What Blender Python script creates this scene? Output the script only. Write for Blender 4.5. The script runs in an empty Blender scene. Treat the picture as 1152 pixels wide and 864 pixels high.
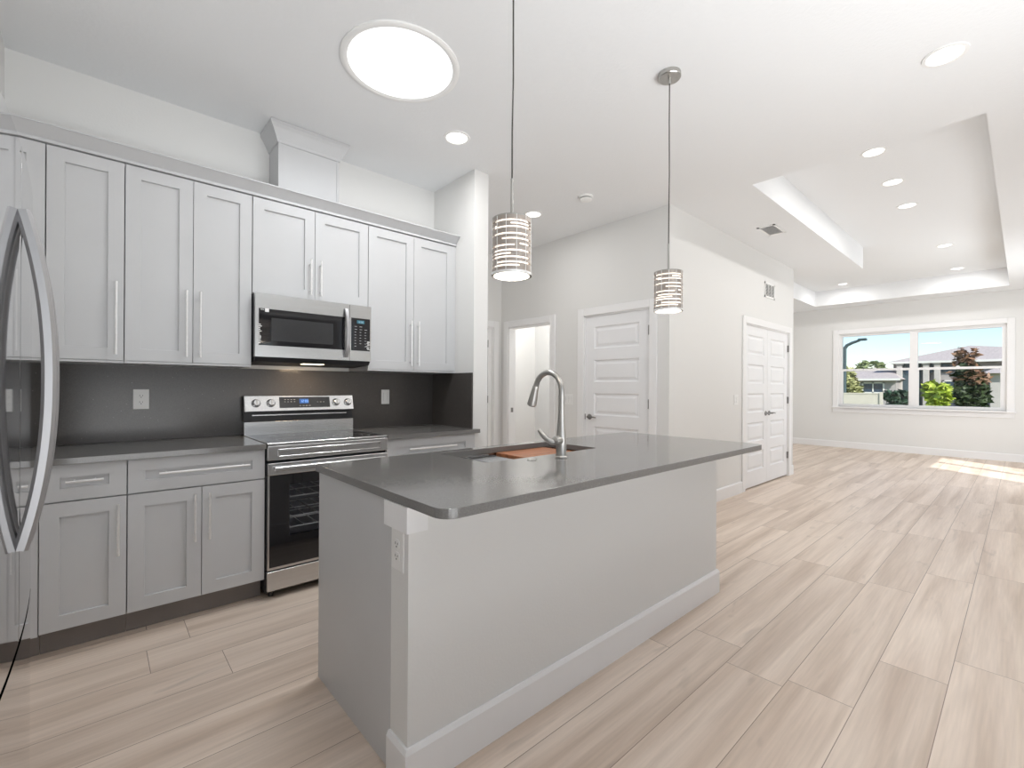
import bpy, bmesh, math, random
from mathutils import Matrix, Vector
random.seed(7)
PI = math.pi
SC = bpy.context.scene
COL = SC.collection

# ------------------------------------------------------------------ camera, sky, sun, exposure
TH = 0.838
cam_d = bpy.data.cameras.new('camera')
cam = bpy.data.objects.new('camera', cam_d); COL.objects.link(cam)
cam_d.sensor_width = 36.0; cam_d.sensor_fit = 'HORIZONTAL'
cam_d.lens = 518.0 / 1152.0 * 36.0
cam_d.shift_y = 4.0 / 1152.0
cam_d.clip_start = 0.02; cam_d.clip_end = 500
cam.matrix_world = (Matrix.Translation((0, 0, 1.25)) @ Matrix.Rotation(TH - PI / 2, 4, 'Z')
                    @ Matrix.Rotation(PI / 2, 4, 'X') @ Matrix.Rotation(0.006, 4, 'Z'))
SC.camera = cam

SC.view_settings.view_transform = 'Standard'
SC.view_settings.look = 'None'
SC.view_settings.gamma = 1.0
SC.view_settings.use_curve_mapping = False
SC.view_settings.exposure = 0.0
SC.cycles.use_denoising = True
SC.cycles.max_bounces = 10
SC.cycles.diffuse_bounces = 7
SC.cycles.glossy_bounces = 5
SC.cycles.transparent_max_bounces = 12
SC.cycles.sample_clamp_indirect = 6.0

SUN_EL = math.radians(36)
SUN_DIR = Vector((0.57, 0.82, 0)).normalized() * math.cos(SUN_EL) + Vector((0, 0, -math.sin(SUN_EL)))
world = bpy.data.worlds.new('sky'); SC.world = world
world.use_nodes = True
wn = world.node_tree.nodes; wl = world.node_tree.links
sky = wn.new('ShaderNodeTexSky'); sky.sky_type = 'NISHITA'
sky.sun_disc = False
sky.sun_elevation = SUN_EL
sky.sun_rotation = math.atan2(-SUN_DIR.x, -SUN_DIR.y)
sky.air_density = 1.0; sky.dust_density = 0.3; sky.ozone_density = 1.6
tint = wn.new('ShaderNodeMixRGB'); tint.blend_type = 'MULTIPLY'; tint.inputs[0].default_value = 1.0
tint.inputs['Color2'].default_value = (0.97, 0.945, 1.0, 1)
wl.new(sky.outputs[0], tint.inputs['Color1']); wl.new(tint.outputs[0], wn['Background'].inputs[0])
wn['Background'].inputs[1].default_value = 0.185

def add_light(name, kind, loc, power, color=(1, 1, 1), direction=(0, 0, -1), parent=None, **kw):
    d = bpy.data.lights.new(name, kind); d.energy = power; d.color = color
    for k, v in kw.items(): setattr(d, k, v)
    o = bpy.data.objects.new(name, d); COL.objects.link(o)
    o.rotation_euler = Vector(direction).to_track_quat('-Z', 'Y').to_euler()
    o.location = loc
    if parent: o.parent = parent
    return o

add_light('sun', 'SUN', (4, -6, 8), 6.0, (1.0, 0.96, 0.9), SUN_DIR, angle=0.009)
# added fill area lights, out of view, standing in for daylight at the right wall
add_light('fill_kitchen_side', 'AREA', (1.3, -1.52, 0.85), 75, (0.965, 0.985, 1.0), (0.12, 0.75, 0.95), shape='RECTANGLE', size=3.8, size_y=1.6, spread=2.1)
add_light('fill_living_up', 'AREA', (8.3, -1.5, 0.6), 33, (0.93, 0.97, 1.0), (0.22, 0.6, 1), shape='RECTANGLE', size=6.4, size_y=1.6, spread=2.2)
add_light('fill_living_side', 'AREA', (9.6, -1.5, 1.3), 70, (0.91, 0.965, 1.0), (0.4, 1, 0.05), shape='RECTANGLE', size=3.0, size_y=1.6, spread=2.7)

# ------------------------------------------------------------------ helpers
class MB:
    """collects shapes in world (or matrix-local) coordinates and links them as ONE mesh"""
    def __init__(self, M=None):
        self.v = []; self.f = []; self.M = M
    def raw(self, verts, faces):
        n = len(self.v)
        for p in verts:
            p = Vector(p)
            if self.M is not None: p = self.M @ p
            self.v.append(p)
        for f in faces: self.f.append(tuple(i + n for i in f))
        return self
    def frombm(self, bm):
        bm.verts.index_update()
        self.raw([v.co.copy() for v in bm.verts], [[v.index for v in f.verts] for f in bm.faces]); bm.free()
        return self
    def box(self, x0, x1, y0, y1, z0, z1, bev=0.0, seg=2):
        if x0 > x1: x0, x1 = x1, x0
        if y0 > y1: y0, y1 = y1, y0
        if z0 > z1: z0, z1 = z1, z0
        V = [(x, y, z) for z in (z0, z1) for y in (y0, y1) for x in (x0, x1)]
        F = [(0, 2, 3, 1), (4, 5, 7, 6), (0, 1, 5, 4), (2, 6, 7, 3), (0, 4, 6, 2), (1, 3, 7, 5)]
        if bev <= 0: return self.raw(V, F)
        bm = bmesh.new(); vs = [bm.verts.new(p) for p in V]
        for f in F: bm.faces.new([vs[i] for i in f])
        bmesh.ops.bevel(bm, geom=bm.edges[:], offset=bev, segments=seg, profile=0.5, affect='EDGES')
        return self.frombm(bm)
    def prism(self, pts, axis, a0, a1):
        """extrude a 2D polygon: axis 'x' -> pts are (y,z); 'y' -> (x,z); 'z' -> (x,y)"""
        def P(p, a):
            return {'x': (a, p[0], p[1]), 'y': (p[0], a, p[1]), 'z': (p[0], p[1], a)}[axis]
        n = len(pts)
        V = [P(p, a0) for p in pts] + [P(p, a1) for p in pts]
        F = [tuple(range(n))[::-1], tuple(range(n, 2 * n))] + [(i, (i + 1) % n, n + (i + 1) % n, n + i) for i in range(n)]
        return self.raw(V, F)
    def lathe(self, prof, c, axis='z', n=32, cap0=True, cap1=True):
        """prof: list of (r, h) along axis from centre c"""
        V = []; F = []
        for r, h in prof:
            for i in range(n):
                a = 2 * PI * i / n; p, q = r * math.cos(a), r * math.sin(a)
                V.append({'z': (c[0] + p, c[1] + q, c[2] + h), 'y': (c[0] + p, c[1] + h, c[2] + q), 'x': (c[0] + h, c[1] + p, c[2] + q)}[axis])
        for k in range(len(prof) - 1):
            for i in range(n):
                j = (i + 1) % n
                F.append((k * n + i, k * n + j, (k + 1) * n + j, (k + 1) * n + i))
        if cap0: F.append(tuple(range(n))[::-1])
        if cap1: F.append(tuple(range((len(prof) - 1) * n, len(prof) * n)))
        return self.raw(V, F)
    def tube(self, pts, r, n=12, caps=True):
        """swept tube; r a number or a list of radii"""
        pts = [Vector(p) for p in pts]; N = len(pts)
        rs = r if isinstance(r, (list, tuple)) else [r] * N
        V = []; F = []; prev = None
        for k in range(N):
            t = (pts[min(k + 1, N - 1)] - pts[max(k - 1, 0)]).normalized()
            if prev is None:
                up = Vector((0, 0, 1)) if abs(t.z) < 0.9 else Vector((1, 0, 0))
                a = t.cross(up).normalized()
            else:
                a = (prev - t * prev.dot(t)).normalized()
            b = t.cross(a); prev = a
            for i in range(n):
                ang = 2 * PI * i / n
                V.append(pts[k] + a * (rs[k] * math.cos(ang)) + b * (rs[k] * math.sin(ang)))
        for k in range(N - 1):
            for i in range(n):
                j = (i + 1) % n
                F.append((k * n + i, k * n + j, (k + 1) * n + j, (k + 1) * n + i))
        if caps:
            F.append(tuple(range(n))[::-1]); F.append(tuple(range((N - 1) * n, N * n)))
        return self.raw(V, F)
    def strap(self, pts, w, t, wdir, bev=0.0):
        """rectangular section swept along pts; w along wdir, t across"""
        wdir = Vector(wdir).normalized(); pts = [Vector(p) for p in pts]; N = len(pts); V = []; F = []
        sec = []
        b = bev
        for sx, sy in ((-1, -1), (1, -1), (1, 1), (-1, 1)):
            if b:
                o = [(sx * (w / 2 - b), sy * t / 2), (sx * w / 2, sy * (t / 2 - b))]
                sec += o if sx * sy > 0 else o[::-1]
            else: sec.append((sx * w / 2, sy * t / 2))
        # order points by angle
        sec.sort(key=lambda p: math.atan2(p[1] / t, p[0] / w))
        n = len(sec)
        for k in range(N):
            tg = (pts[min(k + 1, N - 1)] - pts[max(k - 1, 0)]).normalized()
            nd = tg.cross(wdir).normalized()
            for (p, q) in sec: V.append(pts[k] + wdir * p + nd * q)
        for k in range(N - 1):
            for i in range(n):
                j = (i + 1) % n
                F.append((k * n + i, k * n + j, (k + 1) * n + j, (k + 1) * n + i))
        F.append(tuple(range(n))[::-1]); F.append(tuple(range((N - 1) * n, N * n)))
        return self.raw(V, F)
    def framed(self, x0, x1, z0, z1, y, thick, holes, rings, back=True):
        """front-facing (-y) frame with recessed panels. holes: (x0,x1,z0,z1) all spanning the same x0..x1, sorted by z"""
        hx0, hx1 = holes[0][0], holes[0][1]
        self.box(x0, hx0, y, y + thick, z0, z1); self.box(hx1, x1, y, y + thick, z0, z1)
        zs = [z0]
        for h in holes: zs += [h[2], h[3]]
        zs.append(z1)
        for i in range(0, len(zs), 2): self.box(hx0, hx1, y, y + thick, zs[i], zs[i + 1])
        for h in holes:
            V = []; F = []
            for ins, dy in rings:
                a, b, c, d = h[0] + ins, h[1] - ins, h[2] + ins, h[3] - ins
                V += [(a, y + dy, c), (b, y + dy, c), (b, y + dy, d), (a, y + dy, d)]
            for k in range(len(rings) - 1):
                for i in range(4):
                    j = (i + 1) % 4
                    F.append((k * 4 + i, k * 4 + j, k * 4 + 4 + j, k * 4 + 4 + i))
            m = (len(rings) - 1) * 4
            F.append((m, m + 1, m + 2, m + 3))
            self.raw(V, F)
            if back: self.box(h[0], h[1], y + thick - 0.004, y + thick, h[2], h[3])
        return self
    def build(self, name, mat, parent=None, smooth=False):
        org = Vector((0, 0, 0))
        if parent is not None: org = WORLD[parent.name]
        me = bpy.data.meshes.new(name)
        me.from_pydata([tuple(p - org) for p in self.v], [], self.f)
        me.validate(); me.update()
        bm = bmesh.new(); bm.from_mesh(me)
        bmesh.ops.recalc_face_normals(bm, faces=bm.faces); bm.to_mesh(me); bm.free()
        o = bpy.data.objects.new(name, me); COL.objects.link(o)
        me.materials.append(mat)
        if smooth:
            for p in me.polygons: p.use_smooth = True
            try: me.set_sharp_from_angle(angle=math.radians(35))
            except Exception: pass
        if parent is not None: o.parent = parent
        WORLD[o.name] = org
        return o

WORLD = {}
def tag(o, label=None, cat=None, group=None, kind=None):
    if label: o['label'] = label
    if cat: o['category'] = cat
    if group: o['group'] = group
    if kind: o['kind'] = kind
    return o
def thing(name, loc, label, cat, group=None):
    o = bpy.data.objects.new(name, None); COL.objects.link(o); o.location = loc
    o.empty_display_size = 0.05
    WORLD[o.name] = Vector(loc)
    return tag(o, label, cat, group)
def struct(mb, name, mat, parent=None, label=None, smooth=False):
    o = mb.build(name, mat, parent, smooth)
    if parent is None: o['kind'] = 'structure'
    if label: o['label'] = label
    return o
def dup(root, loc, label=None):
    def cp(o, par):
        c = o.copy(); COL.objects.link(c)
        if par is not None: c.parent = par
        for ch in o.children: cp(ch, c)
        return c
    r = cp(root, None); r.location = loc
    if label: r['label'] = label
    return r
def outline(loops, z0, z1, bev=0.0):
    """flat plate from 2D loops (outer, holes) between z0 and z1 via a filled curve"""
    cu = bpy.data.curves.new('tmp', 'CURVE'); cu.dimensions = '2D'; cu.fill_mode = 'BOTH'
    for lp in loops:
        s = cu.splines.new('POLY'); s.points.add(len(lp) - 1); s.use_cyclic_u = True
        for p, q in zip(s.points, lp): p.co = (q[0], q[1], 0, 1)
    cu.extrude = (z1 - z0) / 2 - bev; cu.bevel_depth = bev; cu.bevel_resolution = 2
    if bev: cu.offset = -bev
    ob = bpy.data.objects.new('tmp', cu); COL.objects.link(ob)
    dg = bpy.context.evaluated_depsgraph_get()
    me = bpy.data.meshes.new_from_object(ob.evaluated_get(dg))
    mb = MB(); mb.raw([(v.co.x, v.co.y, v.co.z + (z0 + z1) / 2) for v in me.vertices], [tuple(p.vertices) for p in me.polygons])
    bpy.data.objects.remove(ob); bpy.data.curves.remove(cu); bpy.data.meshes.remove(me)
    return mb
def rrect(x0, x1, y0, y1, r, n=8):
    """rounded rectangle, r may be a 4-list for corners (x0y0, x1y0, x1y1, x0y1)"""
    if not isinstance(r, (list, tuple)): r = [r] * 4
    out = []
    for (cx, cy, a0), rr in zip(((x0, y0, PI), (x1, y0, 1.5 * PI), (x1, y1, 0), (x0, y1, 0.5 * PI)), r):
        ox = cx + rr if cx == x0 else cx - rr; oy = cy + rr if cy == y0 else cy - rr
        if rr <= 0: out.append((cx, cy)); continue
        for i in range(n + 1):
            a = a0 + i / n * PI / 2
            out.append((ox + rr * math.cos(a), oy + rr * math.sin(a)))
    return out

# ------------------------------------------------------------------ materials
def mat(name, color=(0.8, 0.8, 0.8), rough=0.5, metal=0.0, spec=0.5, bump=0.0, bscale=200.0, vary=0.0, vscale=3.0, emit=None, estr=0.0, stretch=None, coat=0.0):
    m = bpy.data.materials.new(name); m.use_nodes = True
    nt = m.node_tree; n = nt.nodes; l = nt.links; b = n['Principled BSDF']
    b.inputs['Base Color'].default_value = (*color, 1); b.inputs['Roughness'].default_value = rough
    b.inputs['Metallic'].default_value = metal; b.inputs['Specular IOR Level'].default_value = spec
    if coat: b.inputs['Coat Weight'].default_value = coat; b.inputs['Coat Roughness'].default_value = 0.05
    if emit: b.inputs['Emission Color'].default_value = (*emit, 1); b.inputs['Emission Strength'].default_value = estr
    if bump or vary:
        tc = n.new('ShaderNodeTexCoord'); src = tc.outputs['Object']
        if stretch:
            mp = n.new('ShaderNodeMapping'); mp.inputs['Scale'].default_value = stretch; l.new(src, mp.inputs[0]); src = mp.outputs[0]
    if bump:
        t = n.new('ShaderNodeTexNoise'); t.inputs['Scale'].default_value = bscale; t.inputs['Detail'].default_value = 3
        l.new(src, t.inputs['Vector'])
        bp = n.new('ShaderNodeBump'); bp.inputs['Strength'].default_value = bump; bp.inputs['Distance'].default_value = 0.002
        l.new(t.outputs[0], bp.inputs['Height']); l.new(bp.outputs[0], b.inputs['Normal'])
    if vary:
        t = n.new('ShaderNodeTexNoise'); t.inputs['Scale'].default_value = vscale; t.inputs['Detail'].default_value = 4
        l.new(src, t.inputs['Vector'])
        r = n.new('ShaderNodeValToRGB')
        r.color_ramp.elements[0].position = 0.3; r.color_ramp.elements[1].position = 0.7
        r.color_ramp.elements[0].color = (*[c * (1 - vary) for c in color], 1)
        r.color_ramp.elements[1].color = (*[min(1, c * (1 + vary)) for c in color], 1)
        l.new(t.outputs[0], r.inputs[0]); l.new(r.outputs[0], b.inputs['Base Color'])
    return m
WALL = mat('wall_paint', (0.78, 0.779, 0.768), 0.85, spec=0.2, bump=0.25, bscale=90)
CEIL = mat('ceiling_texture', (0.815, 0.825, 0.835), 0.9, spec=0.2, bump=0.7, bscale=45)
TRIMW = mat('white_trim_paint', (0.86, 0.86, 0.865), 0.4, spec=0.4, vary=0.01, vscale=5)
DOORW = mat('white_door_paint', (0.85, 0.855, 0.87), 0.42, spec=0.4, vary=0.01, vscale=5)
CAB = mat('grey_cabinet_paint', (0.57, 0.575, 0.585), 0.38, spec=0.4, vary=0.015, vscale=4)
TOE = mat('brown_grey_toe_kick', (0.235, 0.212, 0.20), 0.5, vary=0.05, vscale=6)
NICKEL = mat('brushed_nickel', (0.50, 0.49, 0.47), 0.3, 1.0, vary=0.06, vscale=40, stretch=(1, 1, 20))
PULL = mat('satin_bar_pull', (0.90, 0.90, 0.90), 0.42, 0.85, vary=0.04, vscale=60)
STEEL = mat('stainless_steel', (0.62, 0.62, 0.62), 0.25, 1.0, vary=0.03, vscale=120, stretch=(0.03, 1, 1))
STEELV = mat('fridge_stainless_steel', (0.66, 0.66, 0.67), 0.05, 1.0, vary=0.01, vscale=2)
HANDLE = mat('satin_steel_handle', (0.43, 0.43, 0.44), 0.48, 1.0, vary=0.05, vscale=30, stretch=(1, 1, 0.1))
BLACKGL = mat('black_glass', (0.012, 0.012, 0.014), 0.05, spec=0.6, vary=0.2, vscale=4)
BLACK = mat('black_plastic', (0.02, 0.02, 0.022), 0.4, vary=0.2, vscale=10)
DGREY = mat('dark_grey_metal', (0.10, 0.10, 0.105), 0.35, 0.6, vary=0.1, vscale=8)
WPLAST = mat('white_plastic', (0.84, 0.84, 0.83), 0.35, vary=0.01, vscale=10)
SLOT = mat('dark_slot', (0.06, 0.06, 0.06), 0.6, vary=0.1, vscale=10)
HINGE = mat('satin_hinge', (0.27, 0.265, 0.26), 0.35, 1.0, vary=0.08, vscale=40)
CORD = mat('dark_cord', (0.06, 0.055, 0.05), 0.6, vary=0.1, vscale=40)
LENS = mat('downlight_lens', (0.95, 0.95, 0.95), 0.5, emit=(1.0, 0.98, 0.95), estr=1.8)
SKYL = mat('skylight_diffuser', (0.95, 0.95, 0.97), 0.5, emit=(0.97, 0.985, 1.0), estr=1.25)
SHADEGL = mat('pendant_glass', (0.95, 0.93, 0.9), 0.4, emit=(1.0, 0.90, 0.79), estr=1.15)
LCDB = mat('blue_display', (0.02, 0.05, 0.12), 0.2, emit=(0.25, 0.5, 1.0), estr=1.2)
LCDC = mat('pale_display', (0.05, 0.12, 0.15), 0.2, emit=(0.55, 0.8, 0.95), estr=0.6)
KEYM = mat('key_legend', (0.35, 0.35, 0.36), 0.5, vary=0.1, vscale=40)
GLOWL = mat('hood_lamp_lens', (0.9, 0.85, 0.75), 0.4, emit=(1.0, 0.82, 0.6), estr=4.0)
BOARD = mat('cutting_board_wood', (0.34, 0.125, 0.05), 0.45, vary=0.3, vscale=25, stretch=(0.12, 2, 2))

def quartz(name, base, rough):
    m = mat(name, base, rough, spec=0.5); nt = m.node_tree; n = nt.nodes; l = nt.links; b = n['Principled BSDF']
    tc = n.new('ShaderNodeTexCoord')
    t = n.new('ShaderNodeTexNoise'); t.inputs['Scale'].default_value = 260; t.inputs['Detail'].default_value = 4
    l.new(tc.outputs['Object'], t.inputs['Vector'])
    r = n.new('ShaderNodeValToRGB'); e = r.color_ramp.elements
    e[0].position = 0.32; e[0].color = (*[c * 0.88 for c in base], 1)
    e[1].position = 0.66; e[1].color = (*[c * 1.12 for c in base], 1)
    l.new(t.outputs[0], r.inputs[0])
    v = n.new('ShaderNodeTexVoronoi'); v.inputs['Scale'].default_value = 34; l.new(tc.outputs['Object'], v.inputs['Vector'])
    r2 = n.new('ShaderNodeValToRGB'); r2.color_ramp.elements[0].position = 0.045; r2.color_ramp.elements[0].color = (1, 1, 1, 1)
    r2.color_ramp.elements[1].position = 0.07; r2.color_ramp.elements[1].color = (0, 0, 0, 1)
    l.new(v.outputs['Distance'], r2.inputs[0])
    mx = n.new('ShaderNodeMixRGB'); mx.inputs['Color2'].default_value = (0.5, 0.48, 0.46, 1)
    s = n.new('ShaderNodeMath'); s.operation = 'MULTIPLY'; s.inputs[1].default_value = 0.35; l.new(r2.outputs[0], s.inputs[0])
    l.new(s.outputs[0], mx.inputs[0]); l.new(r.outputs[0], mx.inputs['Color1']); l.new(mx.outputs[0], b.inputs['Base Color'])
    return m
QUARTZ = quartz('grey_quartz', (0.185, 0.180, 0.174), 0.12)
QUARTZ.node_tree.nodes['Principled BSDF'].inputs['Specular IOR Level'].default_value = 0.6
QUARTZ_SHADED = quartz('shaded_quartz', (0.077, 0.070, 0.066), 0.2)  # counter quartz again, with the shade of upright slabs put into its colour

def plank_floor():
    m = bpy.data.materials.new('pale_oak_planks'); m.use_nodes = True
    nt = m.node_tree; n = nt.nodes; l = nt.links; b = n['Principled BSDF']
    tc = n.new('ShaderNodeTexCoord')
    mp = n.new('ShaderNodeMapping'); mp.inputs['Location'].default_value = (0.35, -0.209 + 0.232 * 20, 0)
    l.new(tc.outputs['Object'], mp.inputs[0])
    sp = n.new('ShaderNodeSeparateXYZ'); l.new(mp.outputs[0], sp.inputs[0])
    dv = n.new('ShaderNodeMath'); dv.operation = 'DIVIDE'; dv.inputs[1].default_value = 0.232; l.new(sp.outputs[1], dv.inputs[0])
    fl = n.new('ShaderNodeMath'); fl.operation = 'FLOOR'; l.new(dv.outputs[0], fl.inputs[0])
    wno = n.new('ShaderNodeTexWhiteNoise'); wno.noise_dimensions = '1D'; l.new(fl.outputs[0], wno.inputs['W'])
    ad = n.new('ShaderNodeMath'); ad.operation = 'MULTIPLY_ADD'; ad.inputs[1].default_value = 1.52; l.new(wno.outputs['Value'], ad.inputs[0]); l.new(sp.outputs[0], ad.inputs[2])
    cx = n.new('ShaderNodeCombineXYZ'); l.new(ad.outputs[0], cx.inputs[0]); l.new(sp.outputs[1], cx.inputs[1])
    br = n.new('ShaderNodeTexBrick'); br.offset = 0.0; br.offset_frequency = 2; br.squash = 1.0
    br.inputs['Color1'].default_value = (0, 0, 0, 1); br.inputs['Color2'].default_value = (1, 1, 1, 1)
    br.inputs['Mortar'].default_value = (0.5, 0.5, 0.5, 1)
    br.inputs['Scale'].default_value = 1.0; br.inputs['Mortar Size'].default_value = 0.0016; br.inputs['Mortar Smooth'].default_value = 0.3
    br.inputs['Brick Width'].default_value = 1.52; br.inputs['Row Height'].default_value = 0.232
    l.new(cx.outputs[0], br.inputs['Vector'])
    # grain shifted per plank
    sh = n.new('ShaderNodeVectorMath'); sh.operation = 'MULTIPLY_ADD'
    cmb = n.new('ShaderNodeCombineXYZ'); cmb.inputs[0].default_value = 7.3; cmb.inputs[1].default_value = 3.1; cmb.inputs[2].default_value = 5.0
    l.new(br.outputs['Color'], sh.inputs[0]); l.new(cmb.outputs[0], sh.inputs[1]); l.new(cx.outputs[0], sh.inputs[2])
    def noise(scale, sc, detail, dist=0.0):
        q = n.new('ShaderNodeMapping'); q.inputs['Scale'].default_value = sc; l.new(sh.outputs[0], q.inputs[0])
        t = n.new('ShaderNodeTexNoise'); t.inputs['Scale'].default_value = scale; t.inputs['Detail'].default_value = detail
        t.inputs['Distortion'].default_value = dist; l.new(q.outputs[0], t.inputs['Vector']); return t.outputs[0]
    broad = noise(1.0, (0.45, 8.0, 1), 3, 0.5)
    fine = noise(1.0, (4.0, 90.0, 1), 4, 0.2)
    knots = noise(1.0, (1.6, 9.0, 1), 2, 1.4)
    r = n.new('ShaderNodeValToRGB'); e = r.color_ramp.elements
    e[0].position = 0.30; e[0].color = (0.56, 0.445, 0.357, 1)
    e[1].position = 0.62; e[1].color = (0.775, 0.66, 0.565, 1)
    l.new(broad, r.inputs[0])
    def mult(col, fac_out, lo, hi, p0, p1):
        q = n.new('ShaderNodeMapRange'); q.inputs[1].default_value = p0; q.inputs[2].default_value = p1
        q.inputs[3].default_value = lo; q.inputs[4].default_value = hi; l.new(fac_out, q.inputs[0])
        x = n.new('ShaderNodeMixRGB'); x.blend_type = 'MULTIPLY'; x.inputs[0].default_value = 1.0
        l.new(col, x.inputs[1]); l.new(q.outputs[0], x.inputs[2]); return x.outputs[0]
    c = mult(r.outputs[0], fine, 0.93, 1.05, 0.3, 0.7)
    c = mult(c, knots, 0.78, 1.0, 0.22, 0.36)
    c = mult(c, br.outputs['Color'], 0.97, 1.02, 0.0, 1.0)
    seam = n.new('ShaderNodeMixRGB'); seam.inputs['Color2'].default_value = (0.27, 0.205, 0.165, 1)
    l.new(br.outputs['Fac'], seam.inputs[0]); l.new(c, seam.inputs[1]); l.new(seam.outputs[0], b.inputs['Base Color'])
    b.inputs['Roughness'].default_value = 0.42; b.inputs['Specular IOR Level'].default_value = 0.4
    bp = n.new('ShaderNodeBump'); bp.inputs['Strength'].default_value = 0.15; bp.inputs['Distance'].default_value = 0.001
    l.new(fine, bp.inputs['Height']); l.new(bp.outputs[0], b.inputs['Normal'])
    return m
FLOOR = plank_floor()

def pane_mat(name, tint, refl, rough=0.0):
    m = bpy.data.materials.new(name); m.use_nodes = True; nt = m.node_tree; n = nt.nodes; l = nt.links
    n.remove(n['Principled BSDF'])
    tr = n.new('ShaderNodeBsdfTransparent'); tr.inputs[0].default_value = (*tint, 1)
    gl = n.new('ShaderNodeBsdfGlossy'); gl.inputs['Roughness'].default_value = rough
    fr = n.new('ShaderNodeFresnel'); fr.inputs[0].default_value = 1.45
    mu = n.new('ShaderNodeMath'); mu.operation = 'MULTIPLY'; mu.inputs[1].default_value = refl; l.new(fr.outputs[0], mu.inputs[0])
    mx = n.new('ShaderNodeMixShader'); l.new(mu.outputs[0], mx.inputs[0]); l.new(tr.outputs[0], mx.inputs[1]); l.new(gl.outputs[0], mx.inputs[2])
    l.new(mx.outputs[0], n['Material Output'].inputs[0]); return m
PANE = pane_mat('clear_window_glass', (0.96, 0.98, 0.97), 0.6)
OVENGL = pane_mat('smoked_oven_glass', (0.85, 0.86, 0.88), 0.9)

# ------------------------------------------------------------------ the setting
H = 3.02; T = 3.33
YB = 3.587            # kitchen back wall
XW = 2.265            # wing wall face
XE = 4.075            # entry wall face
YC = 2.275            # closet wall face
XWIN = 11.95          # window wall face
YR = -1.6             # right wall
struct(MB().box(-2.3, 12.1, YR - 0.1, 5.6, -0.12, 0.0), 'floor', FLOOR)
# ceiling with an L-shaped tray recess
cb = MB()
hx0, hx1, hxm, hy0, hy1, hy2 = 4.21, 11.4, 8.32, 0.165, 1.58, 2.99
for a in ((-2.3, hx0, YR - 0.1, 5.6), (hx1, 12.1, YR - 0.1, 5.6), (hx0, hx1, YR - 0.1, hy0), (hx0, hxm, hy1, 5.6), (hxm, hx1, hy2, 5.6)):
    cb.box(a[0], a[1], a[2], a[3], H, T + 0.02)
cb.box(hx0 - 0.1, hx1 + 0.1, hy0 - 0.1, hy2 + 0.1, T, T + 0.14)
struct(cb, 'ceiling', CEIL)

struct(MB().box(-1.0, XW + 0.05, YB, YB + 0.12, 0, H), 'wall_back', WALL)
struct(MB().box(-0.49, -0.37, 1.93, YB, 0, H), 'wall_left', WALL)
struct(MB().box(-1.0, -0.9, 0.9, 1.93, 0, H).box(-1.0, -0.37, 1.93, 2.0, 0, H).box(-1.0, -0.37, 0.85, 0.95, 0, H).box(-1.0, -0.37, 0.85, 2.0, 1.95, H), 'wall_alcove', WALL)
struct(MB().box(-0.49, -0.37, -0.1, 0.9, 0, H).box(-2.3, -0.37, 0.7, 0.82, 0, H).box(-2.42, -2.3, YR - 0.12, 0.82, 0, H), 'wall_rear', WALL)
struct(MB().box(XW, 2.41, 2.985, 4.87, 0, H), 'wall_wing', WALL)
# hall end wall with a door opening
HD0, HD1 = 3.12, 3.935
struct(MB().box(2.41, HD0, 4.75, 4.87, 0, H).box(HD1, 4.19, 4.75, 4.87, 0, H).box(HD0, HD1, 4.75, 4.87, 2.05, H), 'wall_hall', WALL)
# entry wall with two openings
D0, D1 = 2.485, 3.315
O0, O1 = 3.835, 4.60
ew = MB()
for a in ((YC, D0, 0, H), (D0, D1, 2.06, H), (D1, O0, 0, H), (O0, O1, 2.05, H), (O1, 4.76, 0, H)):
    ew.box(XE, XE + 0.115, a[0], a[1], a[2], a[3])
struct(ew, 'wall_entry', WALL)
# closet wall with the double-door opening and its return
C0, C1 = 5.86, 7.42
cw = MB()
for a in ((XE + 0.115, C0, 0, H), (C0, C1, 2.06, H), (C1, 7.62, 0, H)):
    cw.box(a[0], a[1], YC, YC + 0.115, a[2], a[3])
cw.box(7.505, 7.62, YC + 0.115, 4.0, 0, H)
struct(cw, 'wall_closet', WALL)
struct(MB().box(C0 - 0.1, C1 + 0.08, 2.95, 3.0, 0, H), 'wall_closet_back', WALL)
# room behind the open doorway
struct(MB().box(5.35, 5.45, 3.5, 5.5, 0, H).box(XE + 0.115, 5.4, 5.38, 5.48, 0, H).box(XE + 0.115, 5.4, 3.45, 3.55, 0, H), 'wall_bedroom', WALL)
struct(MB().box(5.335, 5.35, 3.55, 5.365, 0, 0.13).box(4.19, 5.35, 5.365, 5.38, 0, 0.13), 'baseboard_bedroom', TRIMW)
# living room
WY0, WY1, WZ0, WZ1 = 0.20, 2.69, 0.885, 2.44
struct(MB().box(XWIN, 12.1, YR, WY0, 0, H).box(XWIN, 12.1, WY1, 4.1, 0, H).box(XWIN, 12.1, WY0, WY1, 0, WZ0).box(XWIN, 12.1, WY0, WY1, WZ1, H), 'wall_window', WALL)
struct(MB().box(7.62, XWIN, 3.9, 4.02, 0, H), 'wall_living', WALL)
RX0, RX1 = 8.12, 9.85
rw = MB()
for a in ((3.4, RX0, 0, H), (RX1, 12.1, 0, H), (RX0, RX1, 0, 0.86), (RX0, RX1, 2.45, H), (-2.3, -0.9, 0, H), (-0.9, 3.4, 2.4, H)):
    rw.box(a[0], a[1], YR - 0.12, YR, a[2], a[3])
struct(rw, 'wall_right', WALL)
rf = MB()
for a in ((RX0, RX0 + 0.06, 0.86, 2.45), (RX1 - 0.06, RX1, 0.86, 2.45), (8.96, 9.06, 0.86, 2.45), (RX0, RX1, 0.86, 0.92), (RX0, RX1, 2.39, 2.45)):
    rf.box(a[0], a[1], YR - 0.09, YR - 0.04, a[2], a[3])
struct(rf, 'window_2', TRIMW)
SUN_BLOCK = mat('sun_block_stucco', (0.6, 0.58, 0.55), 0.9, vary=0.02)
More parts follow.
